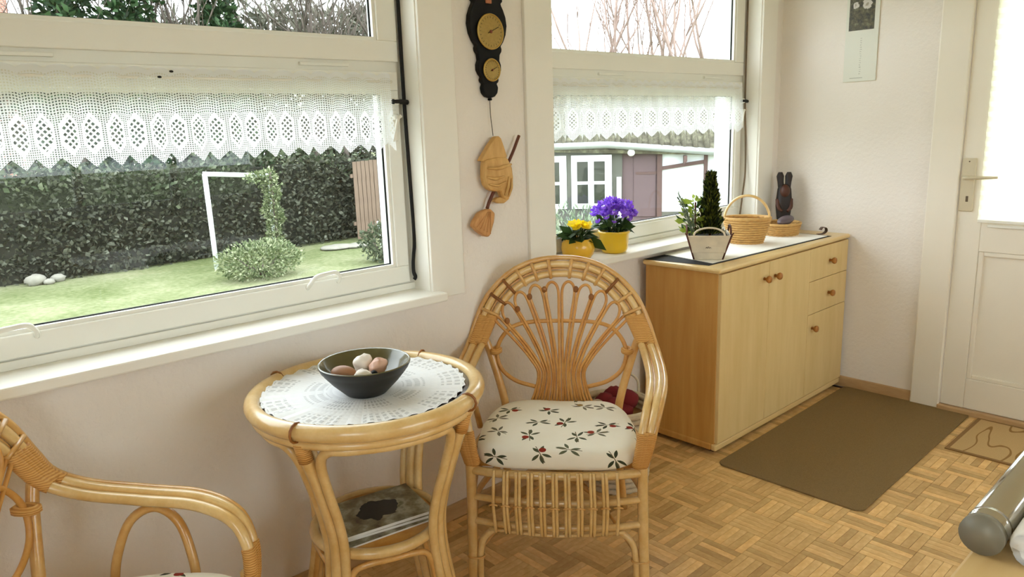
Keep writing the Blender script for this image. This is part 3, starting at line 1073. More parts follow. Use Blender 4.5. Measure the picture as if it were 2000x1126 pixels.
# square tapered planter with hoop handles
pc = (2.700, 1.728)
PA = math.atan2(pc[1], pc[0]) - PI / 2 + .06
pl_ = thing('planter_box', 'weathered cream tapered planter with rusty edges on the sideboard', 'planter', (pc[0], pc[1], RZ), PA)
b0, b1, ph = .058, .088, .105
mb = MB()
for s in ((-1, -1), (1, -1), (1, 1), (-1, 1)):
    mb.v.append((s[0] * b0, s[1] * b0, 0))
for s in ((-1, -1), (1, -1), (1, 1), (-1, 1)):
    mb.v.append((s[0] * b1, s[1] * b1, ph))
for s in ((-1, -1), (1, -1), (1, 1), (-1, 1)):
    mb.v.append((s[0] * (b1 - .006), s[1] * (b1 - .006), ph))
for s in ((-1, -1), (1, -1), (1, 1), (-1, 1)):
    mb.v.append((s[0] * (b0 + .012), s[1] * (b0 + .012), .03))
mb.f.append((3, 2, 1, 0))
for i in range(4):
    j = (i + 1) % 4
    mb.f += [(i, j, 4 + j, 4 + i), (4 + i, 4 + j, 8 + j, 8 + i), (8 + i, 8 + j, 12 + j, 12 + i)]
mb.f.append((12, 13, 14, 15))
mb.build('body', 'planter', pl_, smooth=False, bevel=.003)
for s in ((-1, -1), (1, -1), (1, 1), (-1, 1)):
    MB().tube([(s[0] * b0, s[1] * b0, .002), (s[0] * (b1 + .001), s[1] * (b1 + .001), ph)], .0035, 6, smooth=False).build('corner_edge', 'rust', pl_)
    MB().tube([(s[0] * b1, s[1] * b1, ph), (s[0] * (b1 + .008), s[1] * (b1 + .008), ph + .012)], [.004, .002], 6, smooth=False).build('corner_tip', 'rust', pl_)
for a in range(4):
    ca, sa = math.cos(a * PI / 2), math.sin(a * PI / 2)
    pts = []
    for k in range(9):
        w_ = PI * k / 8
        px, py, pz = -.062 * math.cos(w_), -b1, ph + .032 * math.sin(w_)
        pts.append((px * ca - py * sa, px * sa + py * ca, pz))
    MB().tube(pts, .0038, 6, n=3).build('hoop', 'planter' if a % 2 == 0 else 'rust', pl_)
MB().tube([(-.012, -.0745, .050), (-.008, -.0752, .056), (-.005, -.0745, .050), (-.001, -.0755, .058), (.002, -.0745, .050), (.006, -.0752, .055), (.010, -.0745, .050)], .0009, 5, n=4).build('script_mark', 'ribbon', pl_)
MB().prism([(-.08, -.08), (.08, -.08), (.08, .08), (-.08, .08)], .004, lambda a, b, t: (a, b, ph - .016 + t)).build('soil', 'soil', pl_, smooth=False)


def conifer(parent, name, mat, loc, h, r, n, nl):
    mb = MB()
    for i in range(n):
        f = random.random() ** 1.15
        z = h * (0.02 + .98 * f)
        a = random.uniform(0, 2 * PI)
        rr = r * (1 - f) ** 0.7 * random.uniform(.35, 1.0) * (0.82 + .18 * math.sin(f * 17 + 3 * a) + .12 * math.sin(f * 31 - 2 * a)) + .004
        base = (rr * math.cos(a) * .75, rr * math.sin(a) * .75, z)
        d = Vector((math.cos(a) * .7, math.sin(a) * .7, random.uniform(.5, 1.4)))
        mb.leaf(base, d, nl * random.uniform(.7, 1.3), nl * .28, bend=.05)
    for i in range(26):
        a = random.uniform(0, 2 * PI)
        mb.leaf((.003 * math.cos(a), .003 * math.sin(a), h * random.uniform(.93, 1.06)), (math.cos(a) * .3, math.sin(a) * .3, 1), nl, nl * .25, bend=.05)
    o = mb.build(name, mat, parent, loc=loc)
    o['kind'] = 'stuff'
    MB().tube([(0, 0, -.01), (0, 0, h * .9)], [.006, .002], 6, smooth=False).build('stem', 'stick', parent, loc=loc)


# what grows in the planter: three plants, each its own thing
SOILZ = RZ + ph - .012


def at_planter(lx, ly):
    return (pc[0] + lx * math.cos(PA) - ly * math.sin(PA), pc[1] + lx * math.sin(PA) + ly * math.cos(PA), SOILZ)


p = thing('dwarf_conifer', 'small dark green cone-shaped conifer standing in the cream planter', 'plant', at_planter(.008, .0))
conifer(p, 'needles', 'needle', (0, 0, 0), .250, .066, 3200, .024)
p = thing('variegated_shrub', 'light yellow-green leafy plant beside the conifer in the planter', 'plant', at_planter(-.052, .03))
p.scale = (1.35, 1.35, 1.25)
for i in range(120):
    a = random.uniform(0, 2 * PI)
    rr = random.uniform(0, .044)
    z = random.uniform(.0, .12)
    link_mesh('leaf', LEAF_L if random.random() < .75 else LEAF, p, (rr * math.cos(a), rr * math.sin(a), z), orient((math.cos(a), math.sin(a), random.uniform(-.2, 1.2)), random.uniform(0, 6)), (random.uniform(.022, .034),) * 3)
MB().tube([(0, 0, -.005), (0, 0, .11)], .003, 6, smooth=False).build('stem', 'stick', p)
p = thing('silver_sprigs', 'grey-green upright sprigs leaning out of the planter towards the window', 'plant', at_planter(-.062, -.018))
for k, (dx, dy, hh) in enumerate(((-.07, .03, .17), (-.035, .05, .18), (-.055, .0, .11), (-.03, -.02, .09))):
    tip = (dx, dy, hh)
    MB().tube([(0, 0, -.004), (dx * .4, dy * .4, hh * .55), tip], [.0025, .0015], 6).build('stem', 'leaf_grey', p)
    mb = MB()
    for i in range(46):
        f = random.uniform(.15, 1)
        a = random.uniform(0, 2 * PI)
        mb.leaf((dx * f, dy * f, hh * f), (math.cos(a) * .8, math.sin(a) * .8, 1.1), .017, .005)
    mb.build('leaves', 'leaf_grey', p)['kind'] = 'stuff'


def wicker(parent, mat, r0, r1, h, rows, sy=1.0, stakes=22, th=.0042):
    """woven basket wall: stacked rings of cane weaving in and out"""
    for i in range(rows):
        f = i / (rows - 1)
        r = r0 + (r1 - r0) * f
        z = th + f * (h - 2 * th)
        pts = []
        for k in range(stakes * 2):
            a = 2 * PI * k / (stakes * 2)
            w_ = r + (.0024 if (k + i) % 2 else -.0024)
            pts.append((w_ * math.cos(a), w_ * sy * math.sin(a), z))
        MB().tube(pts, th * .62 * h / (rows * th * 2) * 1.7, 6, closed=True, n=1, smooth=False).build('weave', mat, parent)
    mb = MB()
    for k in range(stakes):
        a = 2 * PI * k / stakes
        mb.tube([(r0 * math.cos(a), r0 * sy * math.sin(a), .002), (r1 * math.cos(a), r1 * sy * math.sin(a), h)], .0022, 5, smooth=False)
    mb.build('stakes', mat, parent)['kind'] = 'stuff'
    pts = [((r0 - .001) * math.cos(2 * PI * k / 24), (r0 - .001) * sy * math.sin(2 * PI * k / 24)) for k in range(24)]
    MB().prism(pts, .004, lambda a, b, t: (a, b, t + .001)).build('bottom', 'wicker_dark', parent, smooth=False)
    rp = [((r1 + .002) * math.cos(2 * PI * k / 40), (r1 + .002) * sy * math.sin(2 * PI * k / 40), h) for k in range(40)]
    MB().tube(rp, .0062, 7, closed=True, n=1, smooth=False).build('rim', mat, parent)


p = thing('handled_basket', 'straw-coloured wicker basket with a tall hoop handle on the runner', 'basket', (3.135, 1.800, RZ), -1.0)
wicker(p, 'wicker', .072, .104, .118, 11, .75)
pts = [(-.102 * math.cos(PI * k / 10), 0, .105 + .115 * math.sin(PI * k / 10)) for k in range(11)]
MB().tube(pts, .0062, 8, n=3).build('handle', 'cane_pale', p)
p = thing('bread_basket', 'shallow round wicker basket holding a dark stone near the wall corner', 'basket', (3.470, 1.800, RZ), 0.2)
wicker(p, 'wicker', .088, .100, .056, 6, .85)
mb = MB()
mb.ball((0, 0, 0), .062, .032, .020, 14, 8)
o = mb.build('polished_stone', 'grey_stone', None, loc=(3.452, 1.772, RZ + .074), rot=(.1, -.16, .0))
tag(o, 'smooth purple-grey stone lying on the shallow basket', 'stone')
MB().prism([(.074 * math.cos(2 * PI * k / 24), .062 * math.sin(2 * PI * k / 24)) for k in range(24)], .040, lambda a, b, t: (a, b, .006 + t)).build('lining', 'wicker_dark', p)

# carved hare with upright ears
h_ = thing('hare_figurine', 'dark carved wooden hare with upright ears in the wall corner', 'figurine', (3.600, 1.862, TOPZ), -.9)
mb = MB()
mb.lathe([(.040, 0), (.042, .010), (.036, .022), (.030, .050), (.036, .095), (.040, .130), (.039, .165), (.036, .195), (.034, .215), (.028, .232), (.012, .240)], seg=20, sy=.8)
mb.build('body', 'dark_carving', h_)
MB().ball((0, -.016, .205), .025, .024, .034, 16, 10).build('face', 'carving_red', h_)
for s in (-1, 1):
    MB().tube([(s * .016, .002, .222), (s * .019, .006, .252), (s * .021, .008, .280), (s * .021, .008, .300)], [.015, .0155, .0185, .010], 12, flat=.85).build('ear', 'dark_carving', h_)
    MB().tube([(s * .032, -.008, .165), (s * .030, -.024, .125), (s * .012, -.034, .105)], [.011, .010, .007], 8).build('foreleg', 'carving_red', h_)
    MB().ball((s * .022, -.010, .026), .020, .034, .026, 12, 8).build('haunch', 'dark_carving', h_)
# curled strip at the end of the runner
mb = MB()
path = [(0, 0, .002), (.030, 0, .004), (.046, 0, .018), (.040, 0, .034), (.022, 0, .036), (.012, 0, .024)]
pp = smooth_path([Vector(q) for q in path], 6)
for q in pp:
    mb.v += [(q.x, -.012, q.z), (q.x, .012, q.z)]
for i in range(len(pp) - 1):
    mb.f.append((2 * i, 2 * i + 1, 2 * i + 3, 2 * i + 2))
o = mb.build('curled_strap', 'ribbon', None, loc=(3.565, 1.660, TOPZ + .001), rot=(0, 0, -.6))
sm = o.modifiers.new('thickness', 'SOLIDIFY'); sm.thickness = .002
tag(o, 'small dark brown strap curled up at the right end of the runner', 'strap')


# ------------------------------------------------------------------ flower pots on the sill
SILL = .8402


def pot(parent, mat, prof, loc=(0, 0, 0)):
    out = [(r, z) for r, z in prof]
    inn = [(r - .006, z) for r, z in reversed(prof[2:])]
    MB().lathe(out + inn, seg=36).build('pot', mat, parent)
    rr, zz_ = prof[-2]
    MB().prism([((rr - .007) * math.cos(2 * PI * k / 24), (rr - .007) * math.sin(2 * PI * k / 24)) for k in range(24)], .006, lambda a, b, t: (a, b, prof[-1][1] - .014 + t)).build('soil', 'soil', parent, smooth=False)


def flower_mesh(name, mat, n, cup, wide):
    mb = MB()
    for i in range(n):
        a = 2 * PI * i / n
        d = Vector((math.cos(a), math.sin(a), cup))
        mb.leaf((0, 0, 0), d, 1.0, wide, Vector((0, 0, 1)), -.1)
    return mb.mesh(name, mat)


PURPLE = flower_mesh('purple_blossom', 'petal_purple', 5, .75, .85)
YELLOW = flower_mesh('yellow_blossom', 'petal_yellow', 6, .30, 1.1)

p = thing('potted_bellflower', 'purple bellflower in a bright yellow pot on the window sill', 'potted plant', (2.372, 1.964, SILL), 0)
p.scale = (1.14, 1.14, 1.14)
PR = [(.036, 0), (.044, .004), (.049, .016), (.052, .040), (.053, .066), (.057, .072), (.058, .080)]
pot(p, 'pot_yellow', PR)
for i in range(64):
    a = random.uniform(0, 2 * PI)
    rr = random.uniform(.01, .062)
    d = (math.cos(a), math.sin(a), random.uniform(-.5, .9))
    s = random.uniform(.030, .044)
    link_mesh('leaf', LEAF, p, (rr * .75 * math.cos(a), rr * .75 * math.sin(a), random.uniform(.078, .118)), orient(d, random.uniform(0, 6)), (s, s, s))
for i in range(125):
    a = random.uniform(0, 2 * PI)
    rr = math.sqrt(random.random()) * .080
    z = .104 + .078 * math.sqrt(max(0, 1 - (rr / .086) ** 2)) + random.uniform(-.022, .010)
    s = random.uniform(.015, .021)
    link_mesh('blossom', PURPLE, p, (rr * math.cos(a), rr * math.sin(a), z), (random.uniform(-.7, .7), random.uniform(-.7, .7), random.uniform(0, 6)), (s, s, s))
mb = MB()
for i in range(26):
    a = 2 * PI * i / 26
    rr = random.uniform(.02, .06)
    mb.tube([(.015 * math.cos(a), .015 * math.sin(a), .066), (rr * math.cos(a), rr * math.sin(a), .130)], .0014, 5, smooth=False)
mb.build('stems', 'leaf', p)['kind'] = 'stuff'

p = thing('potted_primrose', 'yellow primrose in a round amber-yellow pot on the window sill', 'potted plant', (2.158, 1.972, SILL), 0)
p.scale = (1.26, 1.26, 1.26)
PR = [(.030, 0), (.040, .004), (.049, .018), (.053, .036), (.050, .054), (.044, .062), (.044, .066)]
pot(p, 'pot_amber', PR)
for i in range(38):
    a = random.uniform(0, 2 * PI)
    d = (math.cos(a), math.sin(a), random.uniform(-.35, .7))
    s = random.uniform(.040, .062)
    link_mesh('leaf', LEAF, p, (.016 * math.cos(a), .016 * math.sin(a), random.uniform(.062, .085)), orient(d, random.uniform(-.6, .6)), (s, s, s))
for i in range(13):
    a = random.uniform(0, 2 * PI)
    rr = math.sqrt(random.random()) * .040
    s = random.uniform(.019, .024)
    link_mesh('blossom', YELLOW, p, (rr * math.cos(a), rr * math.sin(a), .112 - rr * .3), (random.uniform(-.5, .5), random.uniform(-.5, .5), random.uniform(0, 6)), (s, s, s))
mb = MB()
for i in range(9):
    a = 2 * PI * i / 9
    mb.tube([(.008 * math.cos(a), .008 * math.sin(a), .056), (.03 * math.cos(a), .03 * math.sin(a), .105)], .0018, 5, smooth=False)
mb.build('stems', 'leaf', p)['kind'] = 'stuff'
# the big dark drooping leaf over the rim
s = .060
link_mesh('drooping_leaf', LEAF, p, (.018, -.034, .078), orient((.25, -.55, -.75), 2.6), (.07, .085, .085))

# ------------------------------------------------------------------ wall barometer
bar_ = thing('wall_barometer', 'black carved wall barometer with two gold dials between the windows', 'barometer', (1.703, YW, 1.46))
half = [(.0, 0), (.018, .004), (.030, .016), (.034, .034), (.028, .046), (.036, .052), (.038, .060), (.034, .068), (.042, .076), (.050, .090), (.050, .108), (.044, .122),
        (.046, .140), (.054, .150), (.056, .160), (.052, .168), (.064, .182), (.076, .205), (.082, .235), (.078, .262), (.068, .285), (.060, .298), (.058, .304), (.066, .310), (.066, .318),
        (.056, .324), (.050, .340), (.044, .370), (.044, .50), (.052, .515), (.050, .530), (.036, .545), (.026, .565), (.018, .575), (.0, .578)]
out = [(a, b) for a, b in half] + [(-a, b) for a, b in reversed(half[1:-1])]
MB().prism(out, .022, lambda a, b, t: (a, -t, b)).build('backboard', 'black_iron', bar_, smooth=False, bevel=.004)
for (dz, r) in ((.212, .054), (.090, .034)):
    dl = MB().lathe([(r, 0), (r, .006), (r - .004, .007)], seg=40).build('dial', 'dial', bar_, loc=(.002, -.022, dz), rot=(PI / 2, 0, 0))
    pts = [((r + .001) * math.cos(2 * PI * k / 40), (r + .001) * math.sin(2 * PI * k / 40), .006) for k in range(40)]
    MB().tube(pts, .0028, 8, closed=True, n=1, smooth=False).build('bezel', 'brass', dl)
    MB().lathe([(r * .1, .007), (r * .1, .010), (r * .05, .011)], seg=12).build('hub', 'red_mark', dl)
    MB().tube([(-r * .25, -r * .1, .0095), (r * .62, r * .30, .0095)], .0010, 5, smooth=False).build('hand', 'black_iron', dl)
    mb = MB()
    for k in range(24):
        a = 2 * PI * k / 24
        mb.tube([(r * .78 * math.cos(a), r * .78 * math.sin(a), .0072), (r * .90 * math.cos(a), r * .90 * math.sin(a), .0072)], .0006, 4, smooth=False)
    mb.build('scale_marks', 'black_iron', dl)['kind'] = 'stuff'
tp = box('thermometer', 'thermo', bar_, -.012, -.028, .300, .012, -.022, .480, .002)
MB().tube([(0, -.030, .312), (0, -.030, .47)], .0022, 8, smooth=False).build('tube', 'paper', tp)

# ------------------------------------------------------------------ carved witch on a broom
wt = thing('witch_ornament', 'carved limewood witch riding a broom, hanging below the barometer', 'ornament', (1.705, YW - .012, 1.20))
MB().tube([(.002, .004, .255), (.0, .0, .200), (.004, -.004, .135)], .0014, 6).build('string', 'string', wt)
MB().tube([(.002, .010, .256), (.002, -.004, .256)], .004, 8, smooth=False).build('nail', 'black_iron', wt)


def slab(name, mat, outline, y0, th, bev=.004):
    return MB().prism(outline, th, lambda a, b, t: (a, -y0 - t, b)).build(name, mat, wt, smooth=False, bevel=bev)


hat = slab('hat', 'carved', [(-.072, .055), (-.064, .052), (-.035, .058), (.005, .060), (.042, .058), (.047, .064), (.034, .098), (.022, .126), (.012, .134), (.0, .132), (-.03, .104), (-.055, .075)], .0, .026, .007)
body = MB()
prof = [(-.058, .058), (-.062, .030), (-.064, .000), (-.058, -.028), (-.040, -.046), (-.012, -.053), (.008, -.050), (.018, -.075), (.034, -.088), (.052, -.076), (.066, -.050), (.070, -.010), (.066, .024), (.054, .046), (.046, .060), (.0, .064)]
MB().prism(prof, .032, lambda a, b, t: (a, -t, b)).build('body', 'carved', wt, smooth=False, bevel=.010)
for pts, r in (([(-.052, -.034, .030), (-.01, -.037, .026), (.03, -.036, .032), (.060, -.030, .036)], .007), ([(-.055, -.033, .0), (-.02, -.037, -.008), (.022, -.036, -.002)], .006), ([(-.048, -.033, -.024), (-.01, -.036, -.032), (.03, -.035, -.02)], .005),
               ([(.022, -.034, -.068), (.036, -.037, -.040), (.044, -.034, -.005)], .006), ([(.038, -.034, -.074), (.052, -.036, -.045), (.058, -.033, -.012)], .005)):
    MB().tube(pts, [r * .5, r, r * .5], 8).build('carved_fold', 'carved', wt)
slab('shoe', 'carved', [(-.018, -.086), (.0, -.094), (.026, -.097), (.050, -.084), (.054, -.074), (.030, -.078), (.004, -.072), (-.012, -.078)], .004, .022, .005)
MB().tube([(.118, -.012, .132), (.070, -.014, .055), (-.02, -.014, -.065), (-.045, -.014, -.108)], [.0055, .0055, .006, .006], 8).build('broom_handle', 'stick', wt)
br_ = slab('broom_head', 'carved_broom', [(-.064, -.112), (-.040, -.108), (-.020, -.125), (-.026, -.155), (-.044, -.196), (-.052, -.205), (-.066, -.202), (-.094, -.184), (-.118, -.162), (-.112, -.146), (-.085, -.118)], .0, .030, .007)
for k in range(5):
    f = k / 4
    MB().tube([(-.056 + .012 * f, -.031, -.118), (-.106 + .058 * f, -.031, -.164 - .030 * f)], .0016, 5, smooth=False).build('bristle_groove', 'carved_broom', br_)

# ------------------------------------------------------------------ calendar
cal = thing('wall_calendar', 'narrow pale wall calendar with a dark flower photo on the door wall', 'calendar', (XR, 1.561, 1.520))
box('sheet', 'calendar', cal, -.006, -.076, 0, -.001, .076, .500, .001)
box('photo', 'calendar_photo', cal, -.0066, -.055, .232, -.006, .062, .46)
box('back_card', 'planter', cal, -.001, -.077, -.002, 0, .077, .502)

# ------------------------------------------------------------------ mats
mb = MB()
outl = []
hx, hy, r = .608, .288, .035
for cx, cy, a0 in ((hx - r, hy - r, 0), (-hx + r, hy - r, PI / 2), (-hx + r, -hy + r, PI), (hx - r, -hy + r, 1.5 * PI)):
    for k in range(7):
        a = a0 + PI / 2 * k / 6
        outl.append((cx + r * math.cos(a), cy + r * math.sin(a)))
mb.prism(outl, .007, lambda a, b, t: (a, b, t))
tag(mb.build('floor_mat', 'mat', None, smooth=False, bevel=.002, loc=(3.083, 1.238, 0.0), rot=(0, 0, .012)), 'plain brown rounded floor mat in front of the sideboard', 'mat')
dm = thing('door_mat', 'beige door mat with sweeping fronds and a darker border by the door', 'mat', (3.455, .680, 0))
box('field', 'doormat', dm, -.205, -.225, 0, .205, .225, .005)
for a in ((-.22, -.24, .22, -.225), (-.22, .225, .22, .24), (-.22, -.225, -.205, .225), (.205, -.225, .22, .225)):
    box('border', 'doormat_border', dm, a[0], a[1], 0, a[2], a[3], .0055)


# ------------------------------------------------------------------ rattan side table
TX, TY = .955, 1.622
tb = thing('rattan_table', 'round rattan side table with hourglass cane legs between the two chairs', 'table', (TX, TY, 0))


def ring(r, z, n=48):
    return [(r * math.cos(2 * PI * k / n), r * math.sin(2 * PI * k / n), z) for k in range(n)]


def pol(r, deg, z):
    return (r * math.cos(math.radians(deg)), r * math.sin(math.radians(deg)), z)


MB().tube(ring(.286, .703, 64), .0210, 12, closed=True, n=1, smooth=False).build('rim', 'cane_pale', tb)
MB().tube(ring(.282, .673, 64), .0115, 10, closed=True, n=1, smooth=False).build('lower_rim', 'cane_pale', tb)
MB().lathe([(.275, .694), (.276, .704), (.272, .7085)], seg=64).build('table_plate', 'table_dark', tb)
LEGS = (25, 115, 205, 295)
LP = [(.276, .676), (.262, .625), (.228, .53), (.198, .43), (.186, .35), (.194, .25), (.222, .12), (.250, .0)]
for a in LEGS:
    lg = MB().tube([pol(r, a, max(z, .0)) for r, z in LP], .0165, 10).build('leg', 'cane_pale', tb)
    MB().tube([pol(r + .004, a, z) for r, z in LP[:2]], .0185, 10).build('binding', 'binding', lg)
    MB().tube([pol(.291 + .0222 * math.cos(t_), a, .703 + .0222 * math.sin(t_)) for t_ in [2 * PI * k / 12 for k in range(12)]], .0035, 6, closed=True, n=1, smooth=False).build('rim_binding', 'binding_dark', lg)
for i, a in enumerate(LEGS):
    b = a + 90
    o_ = 7.5                                        # side canes hug the legs, then bend over into an arch under the rim
    up = [pol(r * 1.0, a + o_ * (.18 / max(r, .1)), z) for r, z in LP[1:][::-1]]
    dn = [pol(r * 1.0, b - o_ * (.18 / max(r, .1)), z) for r, z in LP[1:]]
    top = [pol(.268, a + 13, .652), pol(.272, a + 24, .657), pol(.272, a + 45, .658), pol(.272, b - 24, .657), pol(.268, b - 13, .652)]
    MB().tube(up[:-1] + [pol(.256, a + 7, .615)] + top + [pol(.256, b - 7, .615)] + dn[1:], .0125, 9, n=5).build('arch_cane', 'cane_pale', tb)
    lo_ = [pol(.215, a + 7, .10), pol(.188, a + 8, .22), pol(.178, a + 12, .285), pol(.170, a + 24, .305), pol(.166, a + 45, .309), pol(.170, b - 24, .305), pol(.178, b - 12, .285), pol(.188, b - 8, .22), pol(.215, b - 7, .10)]
    MB().tube(lo_, .0085, 8, n=4).build('lower_arch_cane', 'cane', tb)
MB().tube(ring(.166, .332, 48), .0145, 10, closed=True, n=1, smooth=False).build('shelf_rim', 'cane_pale', tb)
MB().lathe([(.158, .326), (.160, .335), (.156, .338)], seg=40).build('shelf', 'core', tb)

# doily with a frilled edge
mb = MB()
nr, na = 14, 144
mb.v.append((0, 0, 0))
for i in range(1, nr + 1):
    f = i / nr
    for k in range(na):
        a = 2 * PI * k / na
        rr = .258 * f
        if i >= nr - 1:
            rr += .005 * abs(math.sin(a * 18)) * (1 if i == nr else .6)
        z = .0012 + (.0032 * (1 + math.sin(a * 36 + .8 * math.sin(a * 5))) * max(0, f - .62) / .38)
        mb.v.append((rr * math.cos(a), rr * math.sin(a), z))
for k in range(na):
    mb.f.append((0, 1 + k, 1 + (k + 1) % na))
for i in range(nr - 1):
    for k in range(na):
        a0 = 1 + i * na
        k2 = (k + 1) % na
        mb.f.append((a0 + k, a0 + na + k, a0 + na + k2, a0 + k2))
tag(mb.build('crochet_doily', 'doily', None, loc=(TX - .003, TY + .005, .7088)), 'round white crochet doily covering the dark top of the rattan table', 'doily')

# bowl and what lies in it
BX, BY, BZ = .935, 1.592, .7105
bw = thing('ceramic_bowl', 'dark glazed ceramic bowl with olive inside on the white doily', 'bowl', (BX, BY, BZ))
MB().lathe([(.044, 0), (.052, .002), (.056, .006), (.086, .036), (.104, .058), (.1045, .0605), (.110, .066), (.116, .078), (.1165, .082)], seg=48, cap1=False).build('outside', 'bowl_out', bw)
MB().lathe([(.1165, .082), (.1145, .0845), (.111, .082), (.104, .064), (.082, .038), (.050, .014), (.001, .012)], seg=48, cap0=False, cap1=False).build('inside', 'bowl_in', bw)


def pebble(name, label, mat, dx, dy, dz, r, rot, jit=0.0, cat='stone', seg=14):
    o = MB().ball((0, 0, 0), *r, seg=seg, rings=10, jitter=jit).build(name, mat, None, loc=(BX + dx, BY + dy, BZ + dz), rot=rot)
    sd = o.modifiers.new('smooth', 'SUBSURF'); sd.levels = 1; sd.render_levels = 1
    return tag(o, label, cat)


M['peb_brown'] = plain('brown_pebble', rgb(158, 112, 78), 0.5, var=0.35, scale=16)
M['peb_white'] = plain('white_shell', rgb(236, 226, 214), 0.5, var=0.12, scale=30)
M['peb_pink'] = plain('pink_shell', rgb(216, 172, 150), 0.5, var=0.2, scale=25)
M['peb_grey'] = plain('grey_shell', rgb(150, 140, 124), 0.5, var=0.35, scale=20)
pebble('smooth_pebble', 'smooth brown egg-shaped pebble at the left of the bowl', 'peb_brown', -.050, .018, .058, (.036, .024, .021), (0, .1, -.9))
pebble('whelk_shell', 'knobbly white shell standing highest in the bowl', 'peb_white', .005, .018, .068, (.028, .022, .028), (.2, .3, .3), .34, 'shell', 9)
pebble('scallop_shell', 'ridged pink shell at the right of the bowl', 'peb_pink', .028, -.018, .066, (.038, .021, .020), (.1, -.15, .4), .26, 'shell', 9)
pebble('mussel_shell', 'cream shell with a dark hollow at the front of the bowl', 'peb_white', -.030, -.040, .062, (.024, .017, .016), (.1, .2, -.6), .24, 'shell', 10)
pebble('grey_pebble', 'small grey pebble at the back right of the bowl', 'peb_grey', .062, .012, .060, (.017, .013, .012), (0, 0, .4))
pebble('dark_pebble', 'tiny dark speckled pebble at the front of the bowl', 'black_iron', -.004, -.048, .060, (.012, .010, .010), (0, 0, .4))

# magazines on the table shelf
mz = .339
for i, (dx, dy, rz, w_, h__, lab) in enumerate(((-.014, -.012, -1.72, .185, .255, 'thin white magazine lowest in the pile on the table shelf'), (-.004, .004, -1.80, .188, .26, 'pale magazine in the middle of the pile on the table shelf'),
                                               (-.002, .002, -1.76, .186, .258, 'glossy magazine with a black blot on its cover, top of the pile'))):
    th = (.006, .008, .009)[i]
    mg = thing('magazine', lab, 'magazine', (TX + dx, TY + dy, mz), rz + PI / 2, 'magazines on the table shelf')
    box('pages', 'paper', mg, -h__ / 2 + .001, -w_ / 2 + .001, 0, h__ / 2 - .001, w_ / 2 - .001, th - .001)
    box('cover', 'magazine', mg, -h__ / 2, -w_ / 2, th - .001, h__ / 2, w_ / 2, th)
    mz += th + .0005


# ------------------------------------------------------------------ rattan armchair
def back_y(z):
    return .43 + (z - .40) * .14


ARCH = [(0, .505, .918), (.10, .503, .905), (.185, .496, .862), (.258, .484, .785), (.298, .468, .700), (.316, .444, .645), (.328, .370, .612), (.332, .240, .596), (.324, .115, .588), (.306, .030, .560), (.288, -.006, .508), (.274, -.012, .450), (.260, -.006, .395)]


def cane_path(off, dy=0.0):
    pts = []
    for (x, y, z) in ARCH:
        v = Vector((-x, 0, .62 - z))
        w = min(max((z - .62) / .12, 0), 1)
        v = v.normalized() if v.length > 1e-6 else Vector((0, 0, -1))
        side = Vector((-.80, 0, -.12))
        inw = v * w + side * (1 - w)
        low = min(max((.60 - z) / .2, 0), 1)
        k = off * (1 - .45 * low)
        pts.append(Vector((x, y + dy, z)) + inw * k)
    left = [Vector((-q.x, q.y, q.z)) for q in reversed(pts[1:])]
    return left + pts


